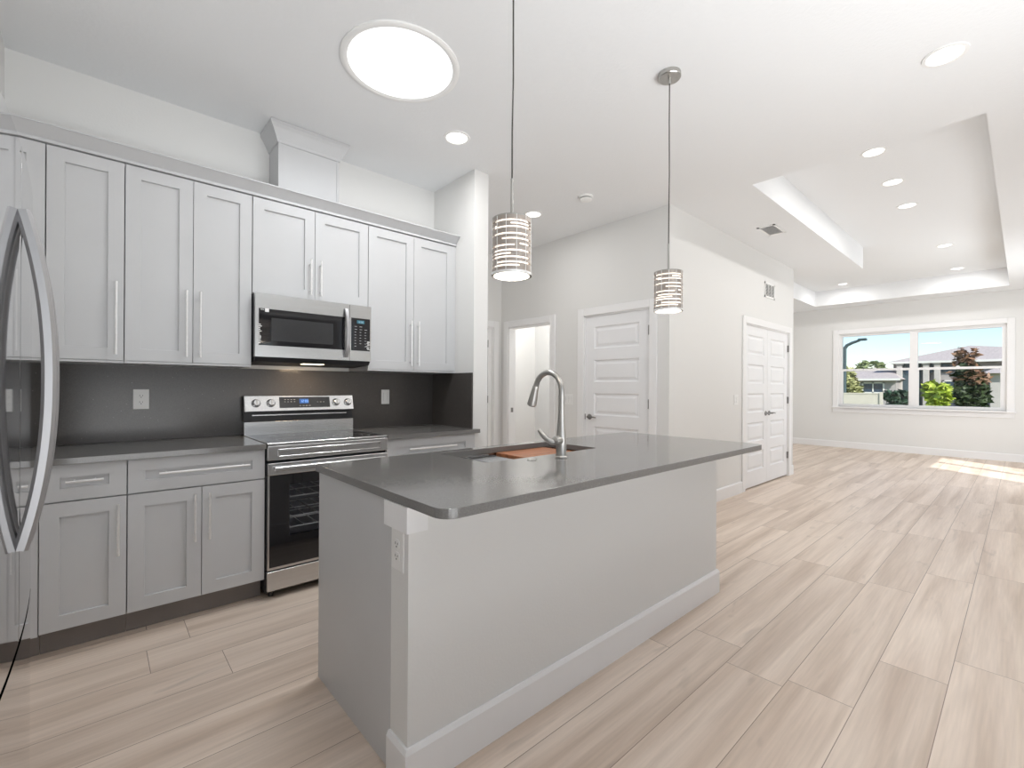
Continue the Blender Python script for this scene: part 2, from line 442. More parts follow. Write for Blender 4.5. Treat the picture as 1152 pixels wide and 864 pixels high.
# added unseen roof and walls, keeping sun and sky out of the right wall opening
struct(MB().box(-5, 3.4, -6.5, YR - 0.12, 2.75, 2.9).box(-5, 3.4, -6.6, -6.5, -0.45, 2.2).box(3.3, 3.4, -6.5, -2.2, -0.45, 2.75).box(-5, -4.9, -6.5, YR - 0.12, -0.45, 2.75), 'trim_sun_block', SUN_BLOCK)

# baseboards
def base_prof(t=0.015, h=0.135):
    return [(0, 0), (t, 0), (t, h - 0.012), (t - 0.006, h), (0, h)]
def baseboard(name, axis, a0, a1, face, sgn, h=0.135):
    pts = [(face + sgn * p, q) for p, q in base_prof(h=h)]
    return struct(MB().prism(pts, axis, a0, a1), name, TRIMW)
baseboard('baseboard_closet', 'x', XE, C0 - 0.085, YC, -1)
baseboard('baseboard_closet_end', 'x', C1 + 0.085, 7.62, YC, -1)
struct(MB().prism([(XWIN - p, q) for p, q in base_prof()], 'y', YR, 3.9), 'baseboard_window', TRIMW)
struct(MB().prism([(XE - p, q) for p, q in base_prof()], 'y', D1 + 0.08, O0 - 0.085), 'baseboard_entry', TRIMW)
struct(MB().prism([(2.41 + p, q) for p, q in base_prof()], 'y', 2.985, 4.75), 'baseboard_hall', TRIMW)
struct(MB().prism([(7.62 + p, q) for p, q in base_prof()], 'y', YC, 3.9), 'baseboard_return', TRIMW)
struct(MB().prism([(2.985 - p, q) for p, q in base_prof()], 'x', 2.30, 2.425), 'baseboard_wing', TRIMW)

# casings: local x along the wall, -y out of the wall
def casing(name, M, x0, x1, top, w=0.085, t=0.018, jamb=0.115):
    mb = MB(M)
    mb.box(x0 - w, x0, -t, 0, 0, top + w, 0.004, 1); mb.box(x1, x1 + w, -t, 0, 0, top + w, 0.004, 1); mb.box(x0, x1, -t, 0, top, top + w, 0.004, 1)
    # jamb liner and stop
    mb.box(x0, x0 + 0.012, -0.002, jamb, 0, top); mb.box(x1 - 0.012, x1, -0.002, jamb, 0, top); mb.box(x0, x1, -0.002, jamb, top - 0.012, top)
    return struct(mb, name, TRIMW)
def frame_Y(x0, yf):   # wall facing -Y
    return Matrix.Translation((x0, yf, 0))
def frame_X(y0, xf):   # wall facing -X : local x runs to -Y
    return Matrix.Translation((xf, y0, 0)) @ Matrix.Rotation(-PI / 2, 4, 'Z')
RINGS = [(0.0, 0.0), (0.008, 0.010), (0.014, 0.014), (0.026, 0.014), (0.050, 0.004)]
def panel_door(name, M, x0, x1, hinge_right, y=0.012, z0=0.018, top=2.042, lever=True, label=None, lever_x=None, lever_dir=1, hinges=True):
    st = 0.115; zs = []
    z = z0 + 0.20; n = 5; gap = 0.125; ph = (top - 0.115 - z - gap * (n - 1)) / n
    for i in range(n): zs.append((x0 + st, x1 - st, z, z + ph)); z += ph + gap
    d = MB(M).framed(x0, x1, z0, top, y, 0.035, zs, RINGS)
    d = struct(d, name, DOORW, label=label)
    if hinges:
        hx = x1 + 0.003 if hinge_right else x0 - 0.003
        for hz in (0.30, 1.09, 1.83):
            MB(M).lathe([(0.0075, 0), (0.0075, 0.095)], (hx, y - 0.012, hz - 0.045), n=10).box(hx - 0.012, hx + 0.012, y - 0.003, y + 0.003, hz - 0.045, hz + 0.05).build('hinge', HINGE, d)
    if lever:
        lx = lever_x; lz = 0.93
        MB(M).lathe([(0.031, 0), (0.031, -0.006), (0.026, -0.011), (0.011, -0.013), (0.011, -0.045), (0.008, -0.05)], (lx, y, lz), axis='y', n=24) \
            .tube([(lx, y - 0.044, lz), (lx + lever_dir * 0.03, y - 0.047, lz + 0.002), (lx + lever_dir * 0.08, y - 0.047, lz + 0.001), (lx + lever_dir * 0.115, y - 0.042, lz - 0.004)], [0.010, 0.009, 0.0075, 0.006], n=10) \
            .build('door_handle', HINGE, d, True)
    return d
ME = frame_X(0, XE)            # local x = -Y
casing('trim_1', ME, -D1, -D0, 2.055)
panel_door('door_1', ME, -D1 + 0.014, -D0 - 0.014, True, lever_x=-D1 + 0.075, lever_dir=1, label='white five-panel door shut in the wall right of the faucet')
MB(ME).box(-D1 + 0.0125, -D1 + 0.0155, 0.0, 0.02, 0.90, 0.96).build('latch_plate', HINGE, bpy.data.objects['door_1'])
casing('trim_2', ME, -O1, -O0, 2.045)
struct(MB(ME).box(-O1 + 0.012, -O1 + 0.0145, 0.035, 0.075, 0.92, 0.98), 'trim_strike_plate', HINGE)
MC = frame_Y(0, YC)
casing('trim_3', MC, C0, C1, 2.055)
xm = (C0 + C1) / 2
panel_door('door_2', MC, C0 + 0.014, xm - 0.002, False, lever_x=xm - 0.06, lever_dir=-1, label='left leaf of the white double closet doors')
panel_door('door_3', MC, xm + 0.002, C1 - 0.014, True, lever_x=xm + 0.06, lever_dir=1, label='right leaf of the white double closet doors')
MH = frame_Y(0, 4.75)
casing('trim_4', MH, HD0, HD1, 2.05)
struct(MB(MH).box(3.862, HD1, 0.02, 0.115, 0, 2.05), 'trim_jamb', TRIMW)
panel_door('door_4', MH, HD0 + 0.014, 3.852, True, y=0.03, lever_x=HD0 + 0.075, lever_dir=1, label='white door at the end of the hall')

# living-room window: two single-hung units in one cased opening
MWN = frame_X(0, XWIN)          # local x = -Y
cs = MB(MWN)
cs.box(-2.79, -WY1, -0.02, 0, WZ0 - 0.02, 2.535, 0.004, 1); cs.box(-WY0, -0.10, -0.02, 0, WZ0 - 0.02, 2.535, 0.004, 1); cs.box(-WY1, -WY0, -0.02, 0, WZ1, 2.535, 0.004, 1)
cs.box(-WY1, -WY0, -0.06, 0.13, WZ0 - 0.03, WZ0)              # stool
cs.box(-2.81, -0.08, -0.062, 0.0, WZ0 - 0.03, WZ0, 0.006, 2)
cs.box(-2.79, -0.10, -0.018, 0, WZ0 - 0.125, WZ0 - 0.03, 0.004, 1)   # apron
struct(cs, 'trim_5', TRIMW)
for k, (u0, u1) in enumerate(((-WY1, -1.455), (-1.455, -WY0))):
    f = MB(MWN)
    fw = 0.06
    f.box(u0, u0 + fw, 0.03, 0.11, WZ0, WZ1); f.box(u1 - fw, u1, 0.03, 0.11, WZ0, WZ1)
    f.box(u0 + fw, u1 - fw, 0.03, 0.11, WZ0, WZ0 + 0.06); f.box(u0 + fw, u1 - fw, 0.03, 0.11, WZ1 - 0.055, WZ1)
    f.box(u0 + fw, u1 - fw, 0.035, 0.095, 1.645, 1.69)          # meeting rail
    f.box(u0 + fw, u0 + fw + 0.018, 0.04, 0.075, WZ0 + 0.06, 1.66); f.box(u1 - fw - 0.018, u1 - fw, 0.04, 0.075, WZ0 + 0.06, 1.66)
    w = struct(f, 'window_1' if k == 0 else 'window_3', TRIMW, label='left half of the living-room window' if k == 0 else 'right half of the living-room window')
    MB(MWN).box(u0 + fw, u1 - fw, 0.055, 0.058, WZ0 + 0.06, 1.65).build('glass_pane', PANE, w)
    MB(MWN).box(u0 + fw, u1 - fw, 0.082, 0.085, 1.68, WZ1 - 0.055).build('glass_pane', PANE, w)
    um = (u0 + u1) / 2
    MB(MWN).prism([(um - 0.035, 1.69), (um + 0.035, 1.69), (um + 0.012, 1.712), (um - 0.012, 1.712)], 'y', 0.04, 0.065).build('sash_lock', WPLAST, w)

# ------------------------------------------------------------------ wall cabinets
YU = 3.24
def bar_pull(p0, p1, out, r=0.006, inset=0.03, stand=0.032):
    p0 = Vector(p0); p1 = Vector(p1); out = Vector(out); d = (p1 - p0).normalized()
    mb = MB().tube([p0 + out * stand, p1 + out * stand], r, 10)
    for p in (p0 + d * inset, p1 - d * inset): mb.tube([p - out * 0.001, p + out * stand], 0.0045, 8)
    return mb
SHK = [(0.0, 0.0), (0.0015, 0.012)]
def shaker(parent, name, x0, x1, z0, z1, y, st=0.065):
    g = 0.0016
    x0 += g; x1 -= g; z0 += g; z1 -= g
    return MB().framed(x0, x1, z0, z1, y, 0.02, [(x0 + st, x1 - st, z0 + (st if z1 - z0 > 0.3 else 0.058), z1 - (st if z1 - z0 > 0.3 else 0.058))], SHK).build(name, CAB, parent)
def wall_cab(x0, x1, z0, z1, doors, label, hz, filler=None):
    t = thing('wall_cabinet', ((x0 + x1) / 2, YB, z0), label, 'cabinet', 'grey wall cabinets over the counter')
    b = MB().box(x0, x1, YU + 0.0215, YB - 0.001, z0, z1); b.build('body', CAB, t)
    if z0 < 1.5: MB().box(x0, x1, YU + 0.002, YU + 0.0215, z0, z0 + 0.011).build('light_rail', CAB, t)
    if filler: MB().box(filler[0], filler[1], YU + 0.004, YU + 0.0215, z0, z1).build('filler_strip', CAB, t)
    for (a, b_, hside) in doors:
        d = shaker(t, 'door', a, b_, z0 + (0.012 if z0 < 1.5 else 0.002), z1 - 0.004, YU)
        if hside:
            hx = b_ - 0.033 if hside == 'r' else a + 0.033
            bar_pull((hx, YU, hz[0]), (hx, YU, hz[1]), (0, -1, 0)).build('handle', PULL, d, True)
    return t
ZU0, ZU1 = 1.37, 2.447
wall_cab(-0.367, -0.196, ZU0, ZU1, [(-0.36, -0.196, None)], 'narrow grey wall cabinet beside the refrigerator, mostly hidden', (1.41, 1.8))
wall_cab(-0.194, 0.104, ZU0, ZU1, [(-0.194, 0.104, 'r')], 'single-door grey wall cabinet with one pull, at left end of run', (1.412, 1.80))
wall_cab(0.106, 0.716, ZU0, ZU1, [(0.106, 0.411, 'r'), (0.411, 0.716, 'l')], 'two-door grey wall cabinet just left of the microwave', (1.415, 1.797))
wall_cab(0.719, 1.480, 1.832, ZU1, [(0.719, 1.0995, 'r'), (1.0995, 1.480, 'l')], 'short two-door grey wall cabinet above the microwave', (1.865, 2.105))
wall_cab(1.482, XW - 0.001, ZU0, ZU1, [(1.482, 1.862, 'r'), (1.862, 2.242, 'l')], 'two-door grey wall cabinet right of the microwave, against the wing wall', (1.415, 1.77), (2.242, XW - 0.001))
# crown moulding along the run
cp = [(YU + 0.03, 2.4485), (YU - 0.010, 2.4485), (YU - 0.010, 2.464), (YU - 0.004, 2.466), (YU - 0.056, 2.515), (YU - 0.062, 2.515), (YU - 0.062, 2.522), (YU + 0.03, 2.522)]
tag(MB().prism(cp, 'x', -0.367, XW - 0.002).build('crown_moulding', CAB), 'grey crown moulding running along the top of the wall cabinets', 'moulding')
# vent chase box with its own crown
t = thing('vent_chase', (1.105, YB, 2.45), 'grey boxed vent chase rising from the wall cabinets to the ceiling', 'vent box')
vb = MB().box(0.899, 1.31, 3.37, YB - 0.001, 2.45, H - 0.002)
vb.box(0.899, 0.916, 3.366, 3.372, 2.45, 2.9).box(1.293, 1.31, 3.366, 3.372, 2.45, 2.9)
vb.build('body', CAB, t)
kb = MB(); V = []; F = []
prof = [(0.0, 2.893), (0.008, 2.897), (0.012, 2.912), (0.045, 2.975), (0.058, 2.995), (0.060, 3.018), (0.0, 3.018)]
for o, z in prof:
    V += [(0.899 - o, YB - 0.001, z), (0.899 - o, 3.37 - o, z), (1.31 + o, 3.37 - o, z), (1.31 + o, YB - 0.001, z)]
for k in range(len(prof) - 1):
    for i in range(3): F.append((k * 4 + i, k * 4 + i + 1, k * 4 + 5 + i, k * 4 + 4 + i))
kb.raw(V, F); kb.build('crown', CAB, t)

# ------------------------------------------------------------------ base cabinets
YL = 2.955
def base_cab(x0, x1, drawers, doors, label, filler=None):
    t = thing('base_cabinet', ((x0 + x1) / 2, YB, 0), label, 'cabinet', 'grey base cabinets under the counter')
    MB().box(x0, x1, YL + 0.0215, YB - 0.001, 0.115, 0.883).build('body', CAB, t)
    MB().box(x0, x1, YL + 0.088, YL + 0.10, 0.001, 0.115).build('toe_kick', TOE, t)
    if filler: MB().box(filler[0], filler[1], YL + 0.004, YL + 0.0215, 0.115, 0.883).build('filler_strip', CAB, t)
    for (a, b, ha, hb) in drawers:
        d = shaker(t, 'drawer', a, b, 0.713, 0.882, YL)
        if ha is not None: bar_pull((ha, YL + 0.009, 0.803), (hb, YL + 0.009, 0.803), (0, -1, 0)).build('handle', PULL, d, True)
    for (a, b, hs) in doors:
        d = shaker(t, 'door', a, b, 0.122, 0.709, YL)
        if hs:
            hx = b - 0.033 if hs == 'r' else a + 0.033
            bar_pull((hx, YL, 0.425), (hx, YL, 0.675), (0, -1, 0)).build('handle', PULL, d, True)
    return t
base_cab(-0.367, -0.196, [], [], 'narrow grey corner base filler beside the refrigerator', (-0.367, -0.196))
base_cab(-0.194, 0.110, [(-0.194, 0.110, -0.108, 0.024)], [(-0.194, 0.110, 'r')], 'grey base cabinet with one short drawer pull, nearest the refrigerator')
base_cab(0.112, 0.727, [(0.112, 0.727, 0.235, 0.645)], [(0.112, 0.4195, 'r'), (0.4195, 0.727, 'l')], 'wide grey base cabinet with long drawer pull, left of the range')
base_cab(1.492, XW - 0.004, [(1.492, 2.236, 1.66, 2.07)], [(1.492, 1.864, 'r'), (1.864, 2.236, 'l')], 'grey base cabinet between the range and the wing wall', (2.236, XW - 0.004))

# countertops
tag(outline([rrect(-0.367, 0.727, 2.93, YB - 0.001, [0.002, 0.002, 0, 0])], 0.884, 0.914, 0.0015).build('countertop', QUARTZ), 'dark grey quartz countertop left of the range', 'countertop', 'kitchen wall countertops')
tag(outline([[(1.491, 2.93), (2.295, 2.93), (2.295, 2.983), (XW - 0.001, 2.983), (XW - 0.001, YB - 0.001), (1.491, YB - 0.001)]], 0.884, 0.914, 0.0).build('countertop', QUARTZ), 'short dark grey quartz countertop right of the range', 'countertop', 'kitchen wall countertops')
tag(MB().box(-0.367, XW - 0.001, 3.575, YB - 0.001, 0.915, 1.369).build('backsplash', QUARTZ_SHADED), 'shade-toned speckled quartz backsplash slab on the wall behind the range', 'backsplash')
tag(MB().box(XW - 0.013, XW - 0.001, 2.99, 3.574, 0.915, 1.369).build('side_splash', QUARTZ_SHADED), 'shade-toned quartz side splash slab on the wing wall', 'backsplash')

# ------------------------------------------------------------------ refrigerator
FY0, FYC, FY1 = 1.04, 1.458, 1.876
def fx(y):  # contoured door face
    return -0.125 - 0.013 * ((y - FYC) / 0.418) ** 2
t = thing('refrigerator', (-0.5, FYC, 0), 'stainless French-door refrigerator at left edge with bowed handles', 'refrigerator')
MB().box(-0.86, -0.195, FY0 + 0.01, FY1 - 0.01, 0.03, 1.775, 0.004, 1).build('body', DGREY, t)
MB().box(-0.195, -0.185, FY0 + 0.012, FY1 - 0.012, 0.05, 1.77).build('gasket', BLACK, t)
def fdoor(y0, y1, z0, z1, ra=0.016, rb=0.016):
    r = 0.016; pts = [(-0.185, y0), ]
    def arc(yc, s):
        out = []
        for i in range(7):
            a = i / 6 * PI / 2
            out.append(((fx(yc) - r) + r * math.cos(a), yc + s * r * math.sin(a)))
        return out
    r = rb; right = arc(y1 - rb, 1)
    r = ra; left = arc(y0 + ra, -1)[::-1]
    mid = [(fx(y), y) for y in [y0 + ra + (y1 - y0 - ra - rb) * i / 14 for i in range(1, 14)]]
    pts = [(-0.185, y0)] + left + mid + right + [(-0.185, y1)]
    return MB().prism(pts, 'z', z0, z1)
def fhandle(y):
    pts = []; zt, zb = 1.617, 0.902
    N = 28
    for i in range(N + 1):
        s = i / N; z = zb + (zt - zb) * s
        e = 1 - abs(2 * s - 1) ** 2.2
        pts.append((fx(y) + 0.006 + 0.041 * e, y, z))
    return MB().strap(pts, 0.040, 0.024, (0, 1, 0), 0.006)
for (a, b, hy, r0, r1) in ((FY0, FYC - 0.0015, FYC - 0.038, 0.016, 0.003), (FYC + 0.0015, FY1, FYC + 0.038, 0.003, 0.016)):
    d = fdoor(a, b, 0.69, 1.768, r0, r1).build('door', STEELV, t, True)
    fhandle(hy).build('handle', HANDLE, d, True)
dr = fdoor(FY0, FY1, 0.06, 0.677).build('freezer_drawer', STEELV, t, True)
MB().box(-0.19, -0.150, FY0 + 0.01, FY1 - 0.012, 0.678, 0.689).build('gap_trim', BLACK, t)

# ------------------------------------------------------------------ range
RX0_, RX1_ = 0.733, 1.487
t = thing('range', (1.11, 3.25, 0), 'freestanding stainless electric range with black glass oven door', 'stove')
rb = MB()
rb.box(RX0_, RX0_ + 0.02, 2.965, 3.56, 0.035, 0.90); rb.box(RX1_ - 0.02, RX1_, 2.965, 3.56, 0.035, 0.90)
rb.box(RX0_ + 0.02, RX1_ - 0.02, 3.4, 3.56, 0.035, 0.90); rb.box(RX0_ + 0.02, RX1_ - 0.02, 2.965, 3.4, 0.035, 0.19); rb.box(RX0_ + 0.02, RX1_ - 0.02, 2.965, 3.4, 0.80, 0.90)
rb.build('body', BLACK, t)
MB().box(RX0_ + 0.03, RX1_ - 0.03, 2.99, 3.39, 0.20, 0.215).box(RX0_ + 0.021, RX0_ + 0.03, 2.99, 3.39, 0.2, 0.79).box(RX1_ - 0.03, RX1_ - 0.021, 2.99, 3.39, 0.2, 0.79).box(RX0_ + 0.03, RX1_ - 0.03, 3.38, 3.395, 0.2, 0.79).build('oven_interior', mat('oven_enamel', (0.34, 0.35, 0.39), 0.4, vary=0.1, vscale=20), t)
for z in (0.40, 0.465, 0.585):
    rk = MB()
    for k in range(9):
        x = RX0_ + 0.06 + k * 0.079; rk.tube([(x, 2.97, z), (x, 3.37, z)], 0.003, 6)
    for y in (2.97, 3.18, 3.37): rk.tube([(RX0_ + 0.031, y, z - 0.004), (RX1_ - 0.031, y, z - 0.004)], 0.004, 6)
    rk.build('oven_rack', PULL, t, True)
# cooktop
ck = MB().box(RX0_ - 0.001, RX1_ + 0.001, 2.935, 2.955, 0.902, 0.9165, 0.003, 1).box(RX0_ - 0.001, RX0_ + 0.012, 2.955, 3.50, 0.902, 0.9165).box(RX1_ - 0.012, RX1_ + 0.001, 2.955, 3.50, 0.902, 0.9165)
ck.build('cooktop_frame', STEEL, t)
g = MB().box(RX0_ + 0.012, RX1_ - 0.012, 2.955, 3.50, 0.902, 0.9155).build('cooktop', BLACKGL, t)
def ring(mb, c, r0, r1, n=40):
    V = []; F = []
    for i in range(n):
        a = 2 * PI * i / n
        V += [(c[0] + r0 * math.cos(a), c[1] + r0 * math.sin(a), c[2]), (c[0] + r1 * math.cos(a), c[1] + r1 * math.sin(a), c[2])]
    for i in range(n):
        j = (i + 1) % n; F.append((2 * i, 2 * i + 1, 2 * j + 1, 2 * j))
    return mb.raw(V, F)
for (x, y, r) in ((0.93, 3.09, 0.105), (1.30, 3.09, 0.12), (0.93, 3.36, 0.078), (1.30, 3.36, 0.078)):
    bm_ = ring(MB(), (x, y, 0.9158), r - 0.003, r); ring(bm_, (x, y, 0.9158), r * 0.62 - 0.002, r * 0.62)
    bm_.build('burner_ring', KEYM, g)
# front fascia with its moulded frame
fa = MB().box(RX0_, RX1_, 2.925, 2.964, 0.815, 0.9005, 0.004, 2)
fa.box(RX0_ + 0.055, RX1_ - 0.055, 2.918, 2.926, 0.832, 0.840, 0.002, 1).box(RX0_ + 0.055, RX1_ - 0.055, 2.918, 2.926, 0.872, 0.880, 0.002, 1)
fa.box(RX0_ + 0.055, RX0_ + 0.063, 2.918, 2.926, 0.832, 0.880, 0.002, 1).box(RX1_ - 0.063, RX1_ - 0.055, 2.918, 2.926, 0.832, 0.880, 0.002, 1)
fa.build('front_fascia', STEEL, t)
# oven door
od = MB().box(RX0_ + 0.002, RX1_ - 0.002, 2.925, 2.962, 0.728, 0.800, 0.004, 2)
od.box(RX0_ + 0.002, RX0_ + 0.012, 2.927, 2.962, 0.176, 0.728).box(RX1_ - 0.012, RX1_ - 0.002, 2.927, 2.962, 0.176, 0.728).box(RX0_ + 0.012, RX1_ - 0.012, 2.927, 2.962, 0.176, 0.19)
od = od.build('oven_door', STEEL, t)
WX0, WX1, WZa, WZb = 0.855, 1.365, 0.36, 0.665
og = MB().box(RX0_ + 0.012, WX0, 2.928, 2.955, 0.19, 0.728).box(WX1, RX1_ - 0.012, 2.928, 2.955, 0.19, 0.728).box(WX0, WX1, 2.928, 2.955, 0.19, WZa).box(WX0, WX1, 2.928, 2.955, WZb, 0.728)
og.build('black_glass', BLACKGL, od)
MB().box(WX0, WX1, 2.9285, 2.934, WZa, WZb).build('oven_window', OVENGL, od)
hd = MB().strap([(RX0_ + 0.035, 2.90, 0.767), (RX1_ - 0.035, 2.90, 0.767)], 0.026, 0.02, (0, 0, 1), 0.005)
hd.box(RX0_ + 0.04, RX0_ + 0.075, 2.90, 2.926, 0.757, 0.777).box(RX1_ - 0.075, RX1_ - 0.04, 2.90, 2.926, 0.757, 0.777)
hd.build('handle', STEEL, od)
MB().box(RX0_ + 0.002, RX1_ - 0.002, 2.928, 2.962, 0.052, 0.166, 0.003, 1).build('storage_drawer', STEEL, t)
for x in (RX0_ + 0.04, RX1_ - 0.04):
    for y in (3.0, 3.5): MB().lathe([(0.014, 0), (0.014, 0.036)], (x, y, 0.0), n=14).build('foot', BLACK, t)
# back guard
MB().box(RX0_, RX1_, 3.505, 3.56, 0.90, 1.005, 0.002, 1).build('guard_panel', STEEL, t)
MB().box(RX0_ + 0.002, RX1_ - 0.002, 3.525, 3.57, 1.005, 1.08).build('vent_recess', BLACK, t)
MB().box(RX0_ + 0.05, RX1_ - 0.05, 3.518, 3.526, 1.045, 1.052).build('vent_lip', STEEL, t)
Mt = Matrix.Translation((0, 3.495, 1.075)) @ Matrix.Rotation(math.radians(-14), 4, 'X')
MB(Mt).box(RX0_, RX1_, 0, 0.045, 0, 0.112, 0.003, 1).build('control_panel', STEEL, t)
MB().box(RX0_, RX1_, 3.53, 3.572, 1.06, 1.175).build('guard_back', BLACK, t)
dp = MB(Mt).box(0.953, 1.305, -0.0015, 0.002, 0.022, 0.100).build('display_panel', BLACKGL, t)
# clock digits as small bars
SEG = {'1': 'bc', '2': 'abged', '0': 'abcdef', '3': 'abgcd', '4': 'fgbc', '5': 'afgcd', '6': 'afgedc', '8': 'abcdefg'}
def digits(mb, text, x, z, h, y):
    w = h * 0.5; s = h * 0.12
    for ch in text:
        if ch == ':':
            mb.box(x, x + s, y - 0.001, y, z + h * 0.25, z + h * 0.25 + s); mb.box(x, x + s, y - 0.001, y, z + h * 0.65, z + h * 0.65 + s); x += s * 3; continue
        for sg in SEG[ch]:
            a = {'a': (0, w, h - s, h), 'b': (w - s, w, h / 2, h), 'c': (w - s, w, 0, h / 2), 'd': (0, w, 0, s), 'e': (0, s, 0, h / 2), 'f': (0, s, h / 2, h), 'g': (0, w, h / 2 - s / 2, h / 2 + s / 2)}[sg]
            mb.box(x + a[0], x + a[1], y - 0.001, y, z + a[2], z + a[3])
        x += w * 1.45
    return mb
MB(Mt).box(1.088, 1.150, -0.0025, -0.0010, 0.052, 0.086).build('clock_window', mat('clock_glass', (0.01, 0.03, 0.10), 0.15, emit=(0.05, 0.16, 0.5), estr=0.6), dp)
digits(MB(Mt), '12:00', 1.095, 0.060, 0.018, -0.0026).build('clock_digits', LCDB, dp)
kl = MB(Mt)
for k in range(4): kl.box(0.985 + k * 0.021, 0.997 + k * 0.021, -0.0026, -0.0014, 0.080, 0.083); kl.box(0.985 + k * 0.021, 0.995 + k * 0.021, -0.0026, -0.0014, 0.064, 0.067)
kl.build('key_legend', KEYM, dp)
kl = MB(Mt)
for k in range(4): kl.box(1.085 + k * 0.022, 1.098 + k * 0.022, -0.0026, -0.0014, 0.034, 0.038)
kl.build('key_legend', KEYM, dp)
kl = MB(Mt)
for k in range(3): kl.box(1.21 + k * 0.022, 1.222 + k * 0.022, -0.0026, -0.0014, 0.060, 0.063)
kl.build('key_legend', KEYM, dp)
for x in (0.805, 0.898, 1.352, 1.443):
    k = MB(Mt).lathe([(0.026, 0.0), (0.026, -0.004), (0.0215, -0.006), (0.0205, -0.026), (0.018, -0.028)], (x, 0, 0.058), axis='y', n=28).build('knob', STEEL, t, True)
    MB(Mt).box(x - 0.004, x + 0.004, -0.0315, -0.027, 0.040, 0.077).build('pointer', NICKEL, k)
    MB(Mt).lathe([(0.0285, -0.0005), (0.0285, -0.0016)], (x, 0, 0.058), axis='y', n=28).build('bezel', DGREY, k)

# ------------------------------------------------------------------ over-the-range microwave
YM = 3.18; MX0, MX1 = 0.722, 1.478
t = thing('microwave', (1.10, 3.4, 1.415), 'stainless over-the-range microwave mounted above the range', 'microwave')
MB().box(MX0, MX1, YM + 0.03, YB - 0.02, 1.43, 1.829).build('body', DGREY, t)
MB().prism([(YM + 0.004, 1.432), (YM + 0.03, 1.405), (3.50, 1.392), (3.54, 1.43)], 'x', MX0 + 0.004, MX1 - 0.004).build('underside', BLACK, t)
for x0 in (0.78, 1.24): MB().prism([(YM + 0.09, 1.4015), (YM + 0.24, 1.396), (YM + 0.24, 1.400), (YM + 0.09, 1.405)], 'x', x0, x0 + 0.18).build('grease_filter', DGREY, t)
lp = MB().prism([(YM + 0.07, 1.4012), (YM + 0.13, 1.399), (YM + 0.13, 1.404), (YM + 0.07, 1.406)], 'x', 1.03, 1.17).build('cooktop_lamp', GLOWL, t)
WORLD['cl'] = Vector((0, 0, 0))
add_light('cooktop_lamp_light', 'AREA', Vector((1.10, YM + 0.20, 1.388)) - WORLD[t.name], 1.3, (1.0, 0.74, 0.48), (0, 0.1, -1), parent=t, shape='RECTANGLE', size=0.14, size_y=0.05)
md = MB().framed(MX0, 1.318, 1.434, 1.829, YM, 0.029, [(0.742, 1.286, 1.506, 1.736)], [(0, 0), (0.001, 0.003)], back=False)
md = md.build('door', STEEL, t)
MB().box(0.743, 1.285, YM + 0.002, YM + 0.008, 1.507, 1.735).build('door_glass', BLACKGL, md)
MB().box(0.815, 1.205, YM + 0.0008, YM + 0.003, 1.537, 1.682).build('window_screen', mat('window_screen', (0.045, 0.045, 0.047), 0.12, vary=0.15, vscale=300), md)
pts = [(1.292, YM - 0.006 - 0.036 * (1 - abs(2 * i / 20 - 1) ** 2.4), 1.458 + 0.335 * i / 20) for i in range(21)]
MB().strap(pts, 0.026, 0.014, (1, 0, 0), 0.003).box(1.282, 1.302, YM - 0.01, YM + 0.002, 1.456, 1.474).box(1.282, 1.302, YM - 0.01, YM + 0.002, 1.777, 1.795).build('handle', HANDLE, md, True)
# stickers on the door
st_ = MB().box(0.752, 0.772, YM - 0.0002, YM + 0.0015, 1.7275, 1.7305)
st_.build('sticker_text', WPLAST, md)
MB().box(0.777, 0.800, YM - 0.0004, YM + 0.0015, 1.716, 1.738).box(0.7845, 0.7925, YM - 0.001, YM, 1.7225, 1.7245).box(0.7845, 0.7925, YM - 0.001, YM, 1.7295, 1.7315).build('sticker', WPLAST, md)
sm_ = MB()
random.seed(3)
for k in range(12):
    z = 1.517 + k * 0.0105; sm_.box(0.742, 0.748 + random.random() * 0.012, YM - 0.0003, YM + 0.0015, z, z + 0.005)
sm_.build('sticker_text', WPLAST, md)
mp_ = MB().framed(1.321, MX1, 1.434, 1.829, YM, 0.029, [(1.330, 1.470, 1.506, 1.738)], [(0, 0), (0.001, 0.002)], back=False).build('control_frame', STEEL, t)
cp_ = MB().box(1.3305, 1.4695, YM + 0.001, YM + 0.006, 1.5065, 1.7375).build('control_panel', BLACKGL, t)
MB().box(1.372, 1.428, YM - 0.0002, YM + 0.001, 1.700, 1.724).build('display', mat('microwave_display', (0.02, 0.06, 0.08), 0.2, emit=(0.1, 0.3, 0.38), estr=0.35), cp_)
digits(MB(), '12:00', 1.381, 1.706, 0.012, YM - 0.0003).build('display_digits', LCDC, cp_)
ky = MB()
for r in range(8):
    for c_ in range(3):
        if (r, c_) in ((0, 2), (7, 1)): continue
        ky.box(1.355 + c_ * 0.037, 1.355 + c_ * 0.037 + (0.012 if r > 1 else 0.018), YM - 0.0002, YM + 0.001, 1.676 - r * 0.020, 1.680 - r * 0.020)
ky.build('keypad_print', KEYM, cp_)
ms = MB()
for k in range(9):
    a = random.random() * 0.03; ms.box(1.436 + a * 0.6, 1.446 + a, YM - 0.0004, YM + 0.001, 1.517 + k * 0.007, 1.521 + k * 0.007)
ms.build('sticker_text', WPLAST, cp_)

